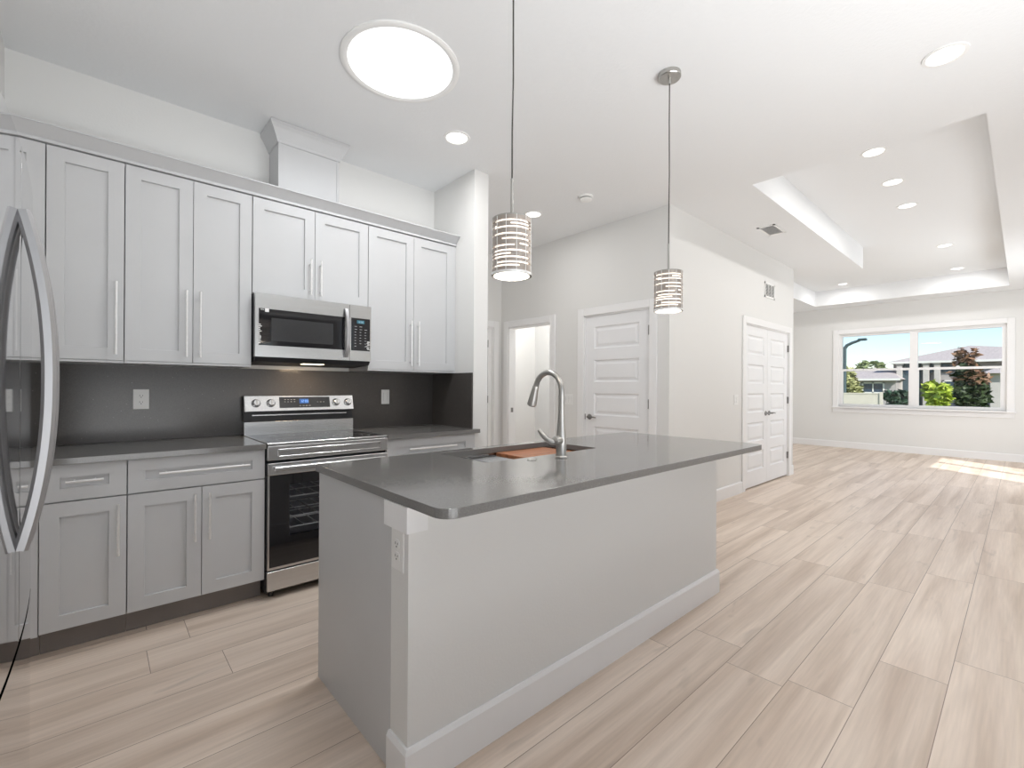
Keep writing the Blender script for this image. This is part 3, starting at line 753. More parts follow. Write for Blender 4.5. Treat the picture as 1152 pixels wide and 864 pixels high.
# ------------------------------------------------------------------ outlets and switches
def receptacle(M, loc, label, cat='outlet', group='white wall outlets', w=0.076, h=0.12):
    t = thing('wall_outlet', loc, label, cat, group)
    L = Matrix.Translation(loc) @ M
    MB(L).box(-w / 2, w / 2, -0.005, 0, -h / 2, h / 2, 0.0025, 2).build('cover_plate', WPLAST, t)
    for s in (-1, 1):
        z = s * 0.0195
        q = MB(L).prism([(-0.0165, z - 0.0085), (-0.010, z - 0.0145), (0.010, z - 0.0145), (0.0165, z - 0.0085), (0.0165, z + 0.0085), (0.010, z + 0.0145), (-0.010, z + 0.0145), (-0.0165, z + 0.0085)], 'y', -0.0075, -0.004).build('socket', WPLAST, t)
        MB(L).box(-0.008, -0.0058, -0.0082, -0.0074, z - 0.001, z + 0.007).box(0.0058, 0.008, -0.0082, -0.0074, z - 0.001, z + 0.006).lathe([(0.0026, -0.0082), (0.0026, -0.0074)], (0, 0, z - 0.0075), axis='y', n=10).build('slots', SLOT, q)
    MB(L).lathe([(0.003, -0.0062), (0.003, -0.0045)], (0, 0, 0), axis='y', n=10).build('screw', WPLAST, t)
    return t
def rocker(M, loc, label, gangs=1):
    t = thing('light_switch', loc, label, 'switch', 'white rocker switches')
    L = Matrix.Translation(loc) @ M
    w = 0.072 + 0.046 * (gangs - 1)
    MB(L).box(-w / 2, w / 2, -0.005, 0, -0.06, 0.06, 0.0025, 2).build('cover_plate', WPLAST, t)
    for g_ in range(gangs):
        x = (g_ - (gangs - 1) / 2) * 0.046
        MB(L).prism([(-0.005, -0.034), (-0.0085, -0.034), (-0.0055, 0.0), (-0.0065, 0.034), (-0.005, 0.034)], 'x', x - 0.0165, x + 0.0165).build('rocker', WPLAST, t)
        MB(L).box(x - 0.0185, x - 0.017, -0.0055, -0.004, -0.036, 0.036).box(x + 0.017, x + 0.0185, -0.0055, -0.004, -0.036, 0.036).build('rocker_gap', KEYM, t)
    return t
I4 = Matrix.Identity(4); RX_ = Matrix.Rotation(-PI / 2, 4, 'Z')
receptacle(I4, (0.196, 3.575, 1.166), 'white duplex outlet on the dark backsplash left of the range')
rocker(I4, (1.79, 3.575, 1.166), 'white rocker switch plate on the dark backsplash right of the range')
rocker(I4, (5.61, YC, 1.12), 'white switch plate beside the double closet doors', 2)
rocker(RX_, (XE, 3.56, 1.115), 'white switch plate between the open doorway and the shut door', 3)
receptacle(RX_, (0.7125, 1.325, 0.733), 'white duplex outlet on the end of the kitchen island', w=0.078, h=0.128)

# ------------------------------------------------------------------ island
IX0, IX1, IY0, IYk, IY1 = 0.712, 2.835, 1.262, 1.372, 2.03
t = thing('kitchen_island', (1.77, 1.65, 0), 'kitchen island with grey end panel and white drywall knee wall', 'island')
ib = MB().box(IX0 + 0.018, IX1 - 0.02, IYk + 0.001, IYk + 0.02, 0.0, 0.88).box(IX1 - 0.04, IX1 - 0.02, IYk + 0.02, IY1 - 0.03, 0.0, 0.883)
ib.box(IX0 + 0.018, IX1 - 0.04, IYk + 0.02, IY1 - 0.10, 0.0, 0.10).box(IX0 + 0.018, 1.22, IYk + 0.02, IY1 - 0.022, 0.10, 0.883).box(2.16, IX1 - 0.04, IYk + 0.02, IY1 - 0.022, 0.10, 0.883)
ib.box(1.22, 2.16, IYk + 0.02, IY1 - 0.022, 0.10, 0.12)
ib.build('body', CAB, t)
MB().box(IX0, IX0 + 0.018, IYk + 0.001, IY1, 0.0, 0.883, 0.001, 1).build('end_panel', CAB, t)
for (a, b, hs) in ((0.73, 1.21, 'r'), (1.21, 1.69, 'r'), (1.69, 2.17, 'l'), (2.17, 2.80, 'l')):
    g_ = 0.0016
    d = MB(Matrix.Translation((0, 2 * IY1 - 0.02, 0)) @ Matrix.Scale(-1, 4, (0, 1, 0))).framed(a + g_, b - g_, 0.122, 0.88, IY1 - 0.02, 0.02, [(a + 0.065, b - 0.065, 0.187, 0.815)], SHK).build('door', CAB, t)
MB().box(IX0, IX1, IY0, IYk, 0.0, 0.883).build('knee_wall', WALL, t)
# white apron trim under the top, wrapping the knee wall
ap = MB()
for (a, z0, z1) in ((0.014, 0.802, 0.883),):
    ap.box(IX0 - a, IX0, IY0 - a, IYk + 0.026, z0, z1); ap.box(IX0, IX0 + 0.06, IY0 - a, IY0, z0, z1)
ap.build('corner_block', TRIMW, t)
bb = MB()
bh = 0.14
prof = [(0, 0.0), (0.015, 0.0), (0.015, bh - 0.014), (0.008, bh), (0, bh)]
V = []; F = []
for o, z in prof:
    V += [(IX0 - o, IYk, z), (IX0 - o, IY0 - o, z), (IX1 + o, IY0 - o, z), (IX1 + o, IYk, z)]
for k in range(len(prof) - 1):
    for i in range(3): F.append((k * 4 + i, k * 4 + i + 1, k * 4 + 5 + i, k * 4 + 4 + i))
for i in (0, 3): F.append(tuple(k * 4 + i for k in range(len(prof))))
bb.raw(V, F); bb.build('baseboard', TRIMW, t)

TX0, TX1, TY0, TY1 = 0.700, 3.015, 1.052, 2.05
SX0, SX1, SY0, SY1 = 1.295, 2.085, 1.60, 1.985
ct = outline([rrect(TX0, TX1, TY0, TY1, [0.055, 0.055, 0.01, 0.01], 10), rrect(SX0, SX1, SY0, SY1, 0.02, 6)[::-1]], 0.884, 0.914, 0.002)
tag(ct.build('island_countertop', QUARTZ), 'long grey quartz island top with rounded corners and sink cut-out', 'countertop')
# sink: stainless workstation bowl with a ledge
t = thing('kitchen_sink', (1.69, 1.79, 0.66), 'stainless undermount workstation sink set in the island top', 'sink')
s = MB()
o = 0.006
def bowl(x0, x1, y0, y1, z0, z1):
    s.raw([(x0, y0, z0), (x1, y0, z0), (x1, y1, z0), (x0, y1, z0), (x0, y0, z1), (x1, y0, z1), (x1, y1, z1), (x0, y1, z1)],
          [(0, 1, 2, 3), (0, 1, 5, 4), (1, 2, 6, 5), (2, 3, 7, 6), (3, 0, 4, 7)])
bx0, bx1, by0, by1 = SX0 - o, SX1 + o, SY0 - o, SY1 + o
L_ = 0.022
V = [(bx0, by0, 0.883), (bx1, by0, 0.883), (bx1, by1, 0.883), (bx0, by1, 0.883),
     (bx0, by0, 0.862), (bx1, by0, 0.862), (bx1, by1, 0.862), (bx0, by1, 0.862),
     (bx0 , by0 + L_, 0.860), (bx1, by0 + L_, 0.860), (bx1, by1 - L_, 0.860), (bx0, by1 - L_, 0.860),
     (bx0 + 0.004, by0 + L_ + 0.004, 0.665), (bx1 - 0.004, by0 + L_ + 0.004, 0.665), (bx1 - 0.004, by1 - L_ - 0.004, 0.665), (bx0 + 0.004, by1 - L_ - 0.004, 0.665),
     (bx0 - 0.02, by0 - 0.02, 0.883), (bx1 + 0.02, by0 - 0.02, 0.883), (bx1 + 0.02, by1 + 0.02, 0.883), (bx0 - 0.02, by1 + 0.02, 0.883)]
F = [(12, 13, 14, 15)]
for a, b in ((0, 4), (4, 8), (8, 12), (16, 0)):
    for i in range(4):
        j = (i + 1) % 4; F.append((a + i, a + j, b + j, b + i))
s.raw(V, F); s.build('basin', STEEL, t)
MB().lathe([(0.055, 0.0), (0.05, 0.004), (0.03, 0.002), (0.03, -0.002)], (1.69, 1.79, 0.6655), n=28).build('drain', NICKEL, t, True)
# cutting board resting on the ledge
cbz = 0.8625
tag(MB().box(1.665, 2.045, SY0 + 0.003, SY1 - 0.003, cbz, cbz + 0.022, 0.004, 2).build('cutting_board', BOARD), 'reddish wooden cutting board lying across the sink', 'cutting board')
# drying rack on the ledge
t = thing('drying_rack', (1.49, 1.79, cbz), 'steel drying rack with black edge bars across the left of the sink', 'drying rack')
rk = MB()
for k in range(24): rk.tube([(1.335 + k * 0.0128, SY0 + 0.004, cbz + 0.006), (1.335 + k * 0.0128, SY1 - 0.004, cbz + 0.006)], 0.0036, 8)
rk.build('rods', STEEL, t, True)
for y in (SY0 + 0.028, SY1 - 0.028): MB().box(1.325, 1.64, y - 0.010, y + 0.010, cbz, cbz + 0.0125, 0.003, 1).build('edge_bar', BLACK, t)
MB().box(1.44, 1.452, SY0 + 0.02, SY1 - 0.02, cbz + 0.0098, cbz + 0.0135).build('grip_strip', BLACK, t)

# faucet
FX, FY_ = 1.659, 1.487
t = thing('faucet', (FX, FY_, 0.914), 'brushed nickel pull-down faucet standing on the island top', 'faucet')
MB().lathe([(0.0285, 0.0), (0.0285, 0.006), (0.0255, 0.010), (0.0245, 0.06), (0.0255, 0.085), (0.0235, 0.105), (0.0185, 0.16), (0.0155, 0.22), (0.0145, 0.30)], (FX, FY_, 0.914), n=28).build('body', NICKEL, t, True)
arc = [(FX, FY_, 1.20)]
R_ = 0.088; cz = 1.236
for i in range(19):
    a = PI - i / 18 * PI * 0.89
    arc.append((FX, FY_ + R_ + R_ * math.cos(a), cz + R_ * 1.02 * math.sin(a)))
e0 = Vector(arc[-1]); dr_ = (e0 - Vector(arc[-2])).normalized()
arc.append(tuple(e0 + dr_ * 0.015))
MB().tube(arc, 0.0140, 18).build('spout', NICKEL, t, True)
p0 = e0 + dr_ * 0.008
dd = Vector((0, 0.30, -1)).normalized()
q = [p0, p0 + dd * 0.006, p0 + dd * 0.012, p0 + dd * 0.07, p0 + dd * 0.10, p0 + dd * 0.104]
MB().tube(q, [0.0145, 0.0165, 0.0165, 0.0225, 0.0245, 0.022], 20).build('spray_head', NICKEL, t, True)
MB().tube([p0 + dd * 0.1035, p0 + dd * 0.107], [0.019, 0.018], 18).build('nozzle', DGREY, t, True)
hb = MB().lathe([(0.0, -0.052), (0.013, -0.051), (0.0205, -0.046), (0.023, -0.036), (0.0235, -0.015), (0.022, 0.0)], (FX, FY_, 0.998), axis='x', n=24, cap0=False).build('valve_housing', NICKEL, t, True)
l0 = Vector((FX - 0.040, FY_ + 0.004, 0.990))
lv = [l0 + Vector(v) for v in ((0, 0, 0), (-0.014, 0.012, 0.003), (-0.028, 0.028, 0.016), (-0.044, 0.046, 0.040), (-0.053, 0.056, 0.060))]
MB().tube(lv, [0.013, 0.0145, 0.0135, 0.0115, 0.007], 14).build('lever', NICKEL, hb, True)
tag(MB().lathe([(0.0225, 0.0), (0.0225, 0.003), (0.0205, 0.0048), (0.012, 0.0048)], (1.505, 1.532, 0.914), n=28).build('hole_cover', NICKEL, None, True), 'small round nickel hole cover on the island top near the faucet', 'hole cover')

# ------------------------------------------------------------------ pendants
def pendant(loc, label, src=None):
    x, y, _ = loc
    t = thing('pendant_light', (x, y, H), label, 'pendant light', 'pair of pendant lights over the island')
    ZB, ZT, R = 1.688, 1.902, 0.077
    MB().lathe([(0.062, 0), (0.062, -0.022), (0.058, -0.027), (0.010, -0.028)], (x, y, H), n=36).build('canopy', NICKEL, t, True)
    MB().lathe([(0.008, -0.027), (0.008, -0.05), (0.005, -0.055)], (x, y, H), n=14).build('strain_relief', NICKEL, t, True)
    MB().tube([(x, y, H - 0.05), (x + 0.003, y + 0.002, 2.75), (x + 0.002, y - 0.001, 2.45), (x - 0.003, y - 0.002, 2.25), (x, y, 2.06)], 0.0032, 8).build('cord', CORD, t, True)
    MB().tube([(x, y, 2.065), (x, y, ZT - 0.03)], 0.0058, 12).build('stem', NICKEL, t, True)
    MB().lathe([(0.02, 0.0), (0.02, -0.055), (0.016, -0.06)], (x, y, ZT - 0.005), n=20).build('socket', NICKEL, t, True)
    # white glass cylinder, open at the bottom
    MB().lathe([(R - 0.012, ZB + 0.004), (R - 0.012, ZT - 0.012), (R - 0.015, ZT - 0.008), (0.02, ZT - 0.008)], (x, y, 0), n=40, cap0=False, cap1=False).build('glass_diffuser', SHADEGL, t, True)
    # pierced metal drum: horizontal strips with slot openings, hoops and thin ribs
    sh = MB(); n = 96
    rnd = random.Random(11)
    rows = 34; zz = [ZB + (ZT - ZB) * i / rows for i in range(rows + 1)]
    filled = [[True] * n for _ in range(rows)]
    slots = [(31, 0.0, 0.42), (30, 0.30, 0.85), (26, 0.45, 0.9), (25, 0.1, 0.35), (28, 0.62, 1.12), (27, 0.05, 0.50), (23, 0.80, 1.28), (22, 0.22, 0.78), 
             (19, 0.55, 1.0), (16, 0.70, 1.2), (15, 0.25, 0.66), (13, 0.0, 0.36), (12, 0.45, 1.0), (10, 0.15, 0.62), (8, 0.30, 0.80),
             (6, 0.0, 0.44), (5, 0.50, 0.98), (3, 0.18, 0.70), ]
    for (r, a, b) in slots:
        for i in range(n):
            u = (i + 0.5) / n
            for k in (0, 1):
                if a <= u + k < b: filled[r][i] = False
    for r in range(rows):
        for i in range(n):
            if not filled[r][i]: continue
            a0, a1 = 2 * PI * i / n, 2 * PI * (i + 1) / n
            V = []
            for rr in (R, R - 0.0015):
                for a_, z in ((a0, zz[r]), (a1, zz[r]), (a1, zz[r + 1]), (a0, zz[r + 1])):
                    V.append((x + rr * math.cos(a_), y + rr * math.sin(a_), z))
            sh.raw(V, [(0, 1, 2, 3), (7, 6, 5, 4), (0, 4, 5, 1), (3, 2, 6, 7)])
    d = sh.build('metal_shade', mat('pendant_metal', (0.46, 0.41, 0.37), 0.38, 0.85, vary=0.08, vscale=60) if 'pendant_metal' not in bpy.data.materials else bpy.data.materials['pendant_metal'], t)
    rb_ = MB()
    for i in range(0, n, 8):
        a_ = 2 * PI * (i + 0.5) / n
        rb_.tube([(x + R * math.cos(a_), y + R * math.sin(a_), ZB), (x + R * math.cos(a_), y + R * math.sin(a_), ZT)], 0.0014, 6)
    rb_.build('ribs', PULL, d)
    MB().lathe([(R + 0.002, 0), (R + 0.002, 0.010), (R - 0.006, 0.010), (R - 0.006, 0.0)], (x, y, ZB - 0.004), n=48, cap0=False, cap1=False).raw([], []).build('bottom_hoop', PULL, t, True)
    MB().lathe([(R + 0.001, 0), (R + 0.001, 0.005), (R - 0.008, 0.005), (0.018, 0.004)], (x, y, ZT - 0.003), n=48, cap0=False, cap1=False).build('top_cap', NICKEL, t, True)
    MB().lathe([(0.012, 0.0), (0.03, -0.03), (0.03, -0.055), (0.014, -0.08)], (x, y, ZT - 0.06), n=20).build('bulb', mat('bulb_glow', (1, 1, 1), 0.4, emit=(1.0, 0.9, 0.76), estr=3.0) if 'bulb_glow' not in bpy.data.materials else bpy.data.materials['bulb_glow'], t, True)
    add_light('pendant_bulb_light', 'POINT', (0, 0, 1.74 - H), 2.5, (1.0, 0.88, 0.74), parent=t, shadow_soft_size=0.03)
    return t
p1 = pendant((1.200, 1.34, 0), 'pendant light with slotted metal drum, over the sink end of island, nearer the range')
dup(p1, (2.385, 1.34, H), 'pendant light with slotted metal drum, hanging in front of the closet wall corner')

# ------------------------------------------------------------------ ceiling fixtures
def downlight(x, y, z, label, power):
    t = thing('recessed_downlight', (x, y, z), label, 'ceiling light', 'round recessed downlights')
    MB().lathe([(0.095, 0.0), (0.093, -0.005), (0.078, -0.007), (0.074, -0.003)], (x, y, z), n=40, cap0=False, cap1=False).build('trim_ring', WPLAST, t, True)
    MB().lathe([(0.074, -0.003), (0.060, -0.0085), (0.03, -0.0115), (0.001, -0.0125)], (x, y, z), n=40, cap0=False).build('lens', LENS, t, True)
    add_light('downlight_beam', 'AREA', (0, 0, -0.02), power, (1.0, 0.985, 0.965), parent=t, shape='DISK', size=0.13)
    return t
DL = [(1.887, 2.697, H, 'round recessed downlight in ceiling in front of the wing wall', 5),
      (3.297, 3.354, H, 'round recessed downlight in ceiling behind the nearer pendant', 5),
      (3.318, 0.285, H, 'round recessed downlight at top right, before the tray ceiling', 5),
      (5.039, 0.886, T, 'recessed downlight in tray ceiling, nearest of the middle row', 7.5),
      (5.908, 0.886, T, 'recessed downlight in tray ceiling, second of the middle row', 7.5),
      (6.777, 0.886, T, 'recessed downlight in tray ceiling, third of the middle row', 7.5),
      (9.04, 0.766, T, 'recessed downlight in tray ceiling, fourth and smaller in the row', 7.5),
      (10.9, 0.766, T, 'recessed downlight in tray ceiling, last of the row nearest the window wall', 7.5),
      (10.9, 2.39, T, 'recessed downlight in the tray ceiling recess left of the row', 7.5)]
for a in DL: downlight(*a)
# tubular skylight
t = thing('tubular_skylight', (1.236, 2.301, H), 'large round glowing tubular skylight in the kitchen ceiling', 'skylight')
MB().lathe([(0.318, 0.0), (0.318, -0.008), (0.308, -0.014), (0.292, -0.014), (0.280, -0.006)], (1.236, 2.301, H), n=72, cap0=False, cap1=False).build('trim_ring', WPLAST, t, True)
MB().lathe([(0.280, -0.006), (0.22, -0.014), (0.12, -0.021), (0.002, -0.024)], (1.236, 2.301, H), n=72, cap0=False).build('diffuser', SKYL, t, True)
add_light('skylight_daylight', 'AREA', (0, 0, -0.04), 13, (0.95, 0.98, 1.0), parent=t, shape='DISK', size=0.54)
# smoke detector
t = thing('smoke_detector', (3.345, 2.714, H), 'small round white smoke detector on the ceiling', 'smoke detector')
MB().lathe([(0.068, 0.0), (0.068, -0.012), (0.060, -0.018)], (3.345, 2.714, H), n=36).build('base', WPLAST, t, True)
MB().lathe([(0.052, -0.018), (0.052, -0.026)], (3.345, 2.714, H), n=36).build('vent_slot', DGREY, t, True)
MB().lathe([(0.058, -0.026), (0.056, -0.036), (0.04, -0.043), (0.015, -0.045)], (3.345, 2.714, H), n=36).build('cover', WPLAST, t, True)
# ceiling supply vent
t = thing('ceiling_vent', (5.56, 1.88, H), 'white louvred air vent in the ceiling by the tray recess', 'air vent')
vx0, vx1, vy0, vy1 = 5.38, 5.74, 1.79, 1.97
MB().box(vx0, vx1, vy0, vy0 + 0.022, H - 0.008, H).box(vx0, vx1, vy1 - 0.022, vy1, H - 0.008, H).box(vx0, vx0 + 0.022, vy0, vy1, H - 0.008, H).box(vx1 - 0.022, vx1, vy0, vy1, H - 0.008, H).build('frame', WPLAST, t)
MB().box(vx0 + 0.022, vx1 - 0.022, vy0 + 0.022, vy1 - 0.022, H - 0.002, H - 0.0005).build('duct_opening', KEYM, t)
lv = MB()
for k in range(12):
    x = vx0 + 0.045 + k * 0.0255
    lv.prism([(x + 0.006, H - 0.0025), (x - 0.004, H - 0.010), (x - 0.006, H - 0.009), (x + 0.004, H - 0.0015)], 'y', vy0 + 0.022, vy1 - 0.022)
lv.build('louvres', WPLAST, t)
# wall return vent
t = thing('wall_vent', (6.66, YC, 2.56), 'white louvred return vent on the wall above the closet doors', 'air vent')
wx0, wx1, wz0, wz1 = 6.48, 6.84, 2.46, 2.66
MB().box(wx0, wx1, YC - 0.008, YC, wz0, wz0 + 0.024).box(wx0, wx1, YC - 0.008, YC, wz1 - 0.024, wz1).box(wx0, wx0 + 0.024, YC - 0.008, YC, wz0, wz1).box(wx1 - 0.024, wx1, YC - 0.008, YC, wz0, wz1).build('frame', WPLAST, t)
MB().box(wx0 + 0.024, wx1 - 0.024, YC - 0.002, YC - 0.0005, wz0 + 0.024, wz1 - 0.024).build('duct_opening', SLOT, t)
lv = MB()
for k in range(9):
    z = wz0 + 0.036 + k * 0.0162
    lv.prism([(YC - 0.003, z + 0.004), (YC - 0.009, z - 0.004), (YC - 0.008, z - 0.006), (YC - 0.002, z + 0.002)], 'x', wx0 + 0.024, wx1 - 0.024)
for k in (1, 2): lv.box(wx0 + 0.024 + k * 0.104 - 0.003, wx0 + 0.024 + k * 0.104 + 0.003, YC - 0.010, YC - 0.002, wz0 + 0.024, wz1 - 0.024)
lv.build('louvres', WPLAST, t)
# unseen lamp added to light the room behind the open doorway
tb = thing('added_room_lamp', (4.75, 4.5, H), 'added unseen lamp lighting the room behind the open doorway', 'ceiling light')
MB().lathe([(0.15, 0), (0.15, -0.02), (0.13, -0.05), (0.05, -0.075), (0.002, -0.08)], (4.75, 4.5, H), n=36, cap0=True).build('bowl', LENS, tb, True)
add_light('added_room_lamp_light', 'AREA', (0, 0, -0.1), 21, (1.0, 0.98, 0.95), parent=tb, shape='DISK', size=0.3)

# ------------------------------------------------------------------ outside the window
GRASS = mat('lawn', (0.16, 0.20, 0.07), 0.9, vary=0.3, vscale=2)
STUCCO = mat('grey_stucco', (0.40, 0.365, 0.36), 0.9, bump=0.2, bscale=30, vary=0.03)
STUCCOL = mat('pale_stucco', (0.52, 0.48, 0.455), 0.9, bump=0.2, bscale=30, vary=0.03)
SHING = mat('grey_shingles', (0.47, 0.41, 0.40), 0.9, vary=0.15, vscale=6, bump=0.5, bscale=14, stretch=(1, 1, 4))
FASC = mat('pale_fascia', (0.75, 0.73, 0.70), 0.7, vary=0.02)
DARKG = mat('dark_blue_glass', (0.03, 0.06, 0.10), 0.1, vary=0.2)
DARKP = mat('dark_porch', (0.06, 0.09, 0.11), 0.6, vary=0.15)
FENCE = mat('beige_vinyl_fence', (0.64, 0.585, 0.50), 0.6, vary=0.04)
POLE = mat('dark_pole_paint', (0.06, 0.09, 0.10), 0.5, vary=0.1)
BARK = mat('bark', (0.14, 0.10, 0.07), 0.9, vary=0.3, vscale=8)
def leafmat(name, c): return mat(name, c, 0.6, vary=0.45, vscale=3.5)
struct(MB().box(12.1, 220, -120, 160, -0.55, -0.45), 'ground', GRASS)
struct(MB().box(-120, 12.1, -120, YR - 0.12, -0.55, -0.13), 'ground_patio', mat('pale_concrete', (0.48, 0.46, 0.43), 0.9, vary=0.08, vscale=2))
def hip(mb, x0, x1, y0, y1, z0, ridge, zr, t=0.12):
    """hip roof: ridge = (xa, ya, xb, yb)"""
    V = [(x0, y0, z0), (x1, y0, z0), (x1, y1, z0), (x0, y1, z0), (ridge[0], ridge[1], zr), (ridge[2], ridge[3], zr)]
    return mb.raw(V, [(0, 1, 4), (1, 2, 5, 4), (2, 3, 5), (3, 0, 4, 5), (3, 2, 1, 0)])
t = thing('neighbor_house', (63, 3, -0.45), 'grey single-storey house with hip roof across from the window', 'house')
hw = MB().box(60.4, 75, -6, 8.9, -0.45, 4.0)
hw.build('main_wall', STUCCO, t)
hip(MB(), 59.6, 76, -8, 9.5, 4.0, (65.0, 3.6, 70, 3.6), 5.75).build('main_roof', SHING, t)
hip(MB(), 62, 80, -16, 3.4, 4.02, (68, -2.0, 72, -14), 5.75).build('rear_roof', SHING, t)
MB().box(59.5, 59.65, -8, 9.5, 3.86, 4.06).build('fascia', FASC, t)
lw = MB().box(57.8, 64, 8.3, 14.5, -0.45, 2.3).build('wing_wall', STUCCO, t)
hip(MB(), 57.2, 65, 7.9, 15.2, 2.3, (61.5, 9.2, 61.5, 12.5), 3.35).build('wing_roof', SHING, t)
MB().box(57.1, 57.25, 7.9, 15.2, 2.16, 2.36).build('wing_fascia', FASC, t)
def hwin(x, y0, y1, z0, z1):
    f = MB()
    f.box(x - 0.08, x, y0, y0 + 0.12, z0, z1).box(x - 0.08, x, y1 - 0.12, y1, z0, z1).box(x - 0.08, x, y0, y1, z0, z0 + 0.12).box(x - 0.08, x, y0, y1, z1 - 0.12, z1).box(x - 0.08, x, (y0 + y1) / 2 - 0.05, (y0 + y1) / 2 + 0.05, z0, z1)
    f = f.build('window', FASC, t)
    MB().box(x - 0.03, x - 0.01, y0 + 0.1, y1 - 0.1, z0 + 0.1, z1 - 0.1).build('pane', DARKG, f)
hwin(57.8, 9.2, 11.0, 0.9, 2.0)
# porch with columns, clerestory strip and arched window
MB().box(60.2, 60.42, 6.8, 8.2, -0.45, 3.9).build('dark_porch_box', DARKP, t)  # plain dark box set against the main wall
for y in (8.35, 6.35, 5.55): MB().box(59.7, 60.1, y - 0.22, y + 0.22, -0.45, 3.9, 0.02, 1).box(59.64, 60.16, y - 0.28, y + 0.28, 3.7, 3.9).build('column', STUCCOL, t)
for (a, b) in ((6.9, 7.9), (5.85, 6.1)): MB().box(60.1, 60.2, a, b, 2.9, 3.75).build('transom', DARKG, t)
arch = [(4.4, 3.0)] + [(5.1 + 0.75 * math.cos(PI * i / 12), 3.1 + 0.72 * math.sin(PI * i / 12)) for i in range(12, -1, -1)] + [(5.85, 3.0)]
arch = [(4.35, 3.0), (5.85, 3.0)] + [(5.1 + 0.75 * math.cos(PI * i / 12), 3.0 + 0.8 * math.sin(PI * i / 12)) for i in range(0, 13)]
MB().prism(arch, 'x', 60.2, 60.38).build('arched_window', DARKG, t)
hwin(60.38, 3.3, 5.2, 0.4, 2.2)
MB().box(60.25, 60.4, 5.95, 6.15, -0.4, 1.9).build('door_sidelight', FASC, t)
gw = MB().box(56.5, 60.4, -5, 1.9, -0.45, 2.7).build('garage_wall', STUCCOL, t)
hip(MB(), 55.9, 61.5, -5.6, 2.5, 2.7, (59.8, -4, 59.8, 1.2), 3.5).build('garage_roof', SHING, t)
MB().box(56.42, 56.5, 0.2, 1.0, 1.0, 1.9).build('garage_lamp_panel', DARKG, t)

t = thing('fence', (30, 7, -0.45), 'pale beige privacy fence panel outside, lower left of window', 'fence')
MB().box(30, 30.06, 4.95, 12, -0.45, 1.02).build('panel', FENCE, t)
MB().box(29.95, 30.11, 4.85, 4.97, -0.45, 1.12).build('post', FENCE, t)
MB().box(29.98, 30.08, 4.97, 12, 1.02, 1.08).build('top_rail', FENCE, t)

t = thing('street_lamp', (40, 8.64, -0.45), 'dark street lamp post with angled arm outside, left in the window', 'lamp post')
MB().tube([(40, 8.64, -0.45), (40, 8.64, 4.3)], 0.12, 12).build('post', POLE, t, True)
MB().tube([(40, 8.64, 4.2), (40, 8.5, 4.42), (40, 8.2, 4.58), (40, 7.75, 4.74)], [0.115, 0.11, 0.10, 0.085], 10).build('arm', POLE, t, True)
MB().box(39.85, 40.15, 7.35, 7.85, 4.70, 4.86, 0.03, 1).build('lamp_head', POLE, t)
tag(MB().tube([(48, -4, 6.3), (48, 4, 6.0), (48, 12, 6.05)], 0.018, 6).build('power_line', POLE), 'thin overhead power line across the sky outside', 'cable')

def foliage(c, rad, n, size, seed, flat=0.5, taper=0.0):
    rnd = random.Random(seed); mb = MB(); c = Vector(c)
    blobs = []
    for k in range(9):
        th, ph = rnd.random() * 2 * PI, rnd.uniform(-1, 1); q = math.sqrt(1 - ph * ph)
        blobs.append((Vector((q * math.cos(th) * 0.55, q * math.sin(th) * 0.55, ph * 0.62)), rnd.uniform(0.35, 0.6)))
    for _ in range(n):
        b, br_ = rnd.choice(blobs)
        d = Vector((rnd.gauss(0, 1), rnd.gauss(0, 1), rnd.gauss(0, 1))).normalized() * br_ * rnd.uniform(0.6, 1.0) + b
        sc_ = 1.0 - taper * max(0.0, d.z)
        p = c + Vector((d.x * rad[0] * sc_, d.y * rad[1] * sc_, d.z * rad[2]))
        a = Vector((rnd.gauss(0, 1), rnd.gauss(0, 1), rnd.gauss(0, flat))).normalized(); o_ = Vector((rnd.gauss(0, 1), rnd.gauss(0, 1), rnd.gauss(0, 1)))
        b2 = a.cross(o_).normalized(); s_ = size * rnd.uniform(0.6, 1.3)
        mb.raw([p - a * s_, p + b2 * s_ * 0.42, p + a * s_, p - b2 * s_ * 0.42], [(0, 1, 2, 3)])
    return mb
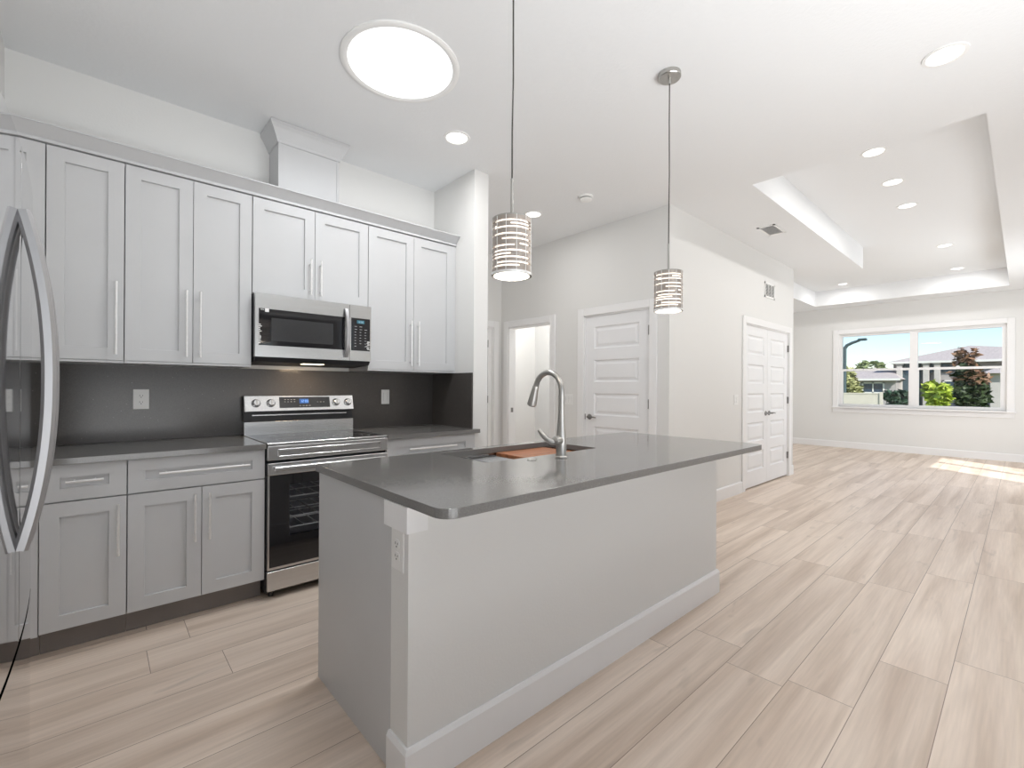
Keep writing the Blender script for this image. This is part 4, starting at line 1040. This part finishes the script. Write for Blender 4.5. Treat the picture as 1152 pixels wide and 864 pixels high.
def tree(name, x, y, z0, z1, rad, n, size, color, seed, label, cat='tree', taper=0.0, trunk=None):
    t = thing(name, (x, y, -0.45), label, cat)
    zc = (z0 + z1) / 2
    foliage((x, y, zc), (rad, rad, (z1 - z0) / 2), n, size, seed, taper=taper).build('foliage', leafmat(name + '_leaves', color), t)
    tr = MB()
    tr.tube([(x, y, -0.45), (x + 0.03, y, zc * 0.6), (x, y + 0.02, zc)], [rad * 0.09, rad * 0.07, rad * 0.04], 8)
    for k in range(5):
        a = k * 1.26 + seed; tr.tube([(x, y, zc * 0.55 + 0.1 * k), (x + rad * 0.4 * math.cos(a), y + rad * 0.4 * math.sin(a), zc + 0.1 * k)], [rad * 0.04, rad * 0.02], 6)
    tr.build('trunk', BARK, t, True)
    return t
tree('magnolia_tree', 36, 2.0, -0.3, 2.9, 0.85, 1500, 0.24, (0.05, 0.075, 0.03), 2, 'dark green tree with rusty top outside, right of window centre')
t_ = bpy.data.objects['magnolia_tree']
foliage((36, 2.15, 3.1), (0.55, 0.55, 0.8), 300, 0.2, 31).build('rusty_top', leafmat('rusty_leaves', (0.24, 0.13, 0.075)), t_)
foliage((36, 2.0, 1.9), (0.85, 0.85, 0.9), 240, 0.2, 33).build('rusty_leaves', bpy.data.materials['rusty_leaves'], t_)
tree('yellow_bush', 33, 3.05, -0.4, 1.75, 0.68, 1200, 0.22, (0.42, 0.50, 0.07), 5, 'bright yellow-green bush outside, centre of the window', 'bush')
tree('dark_shrub', 44, 6.4, -0.4, 1.35, 1.15, 900, 0.24, (0.035, 0.08, 0.045), 6, 'dark green shrub in front of the neighbouring porch', 'bush')
tree('pale_shrub', 44, 9.0, 0.6, 3.0, 1.0, 900, 0.22, (0.36, 0.36, 0.16), 8, 'pale olive shrub rising behind the fence', 'bush')
tree('olive_tree', 90, 16.0, 1.6, 5.7, 3.7, 1500, 0.5, (0.22, 0.26, 0.12), 9, 'olive green tree behind the low roof, further left')
tree('hedge_tree', 80, 23.6, 2.0, 6.2, 3.0, 1200, 0.5, (0.17, 0.22, 0.09), 10, 'darker green tree behind the street lamp post')
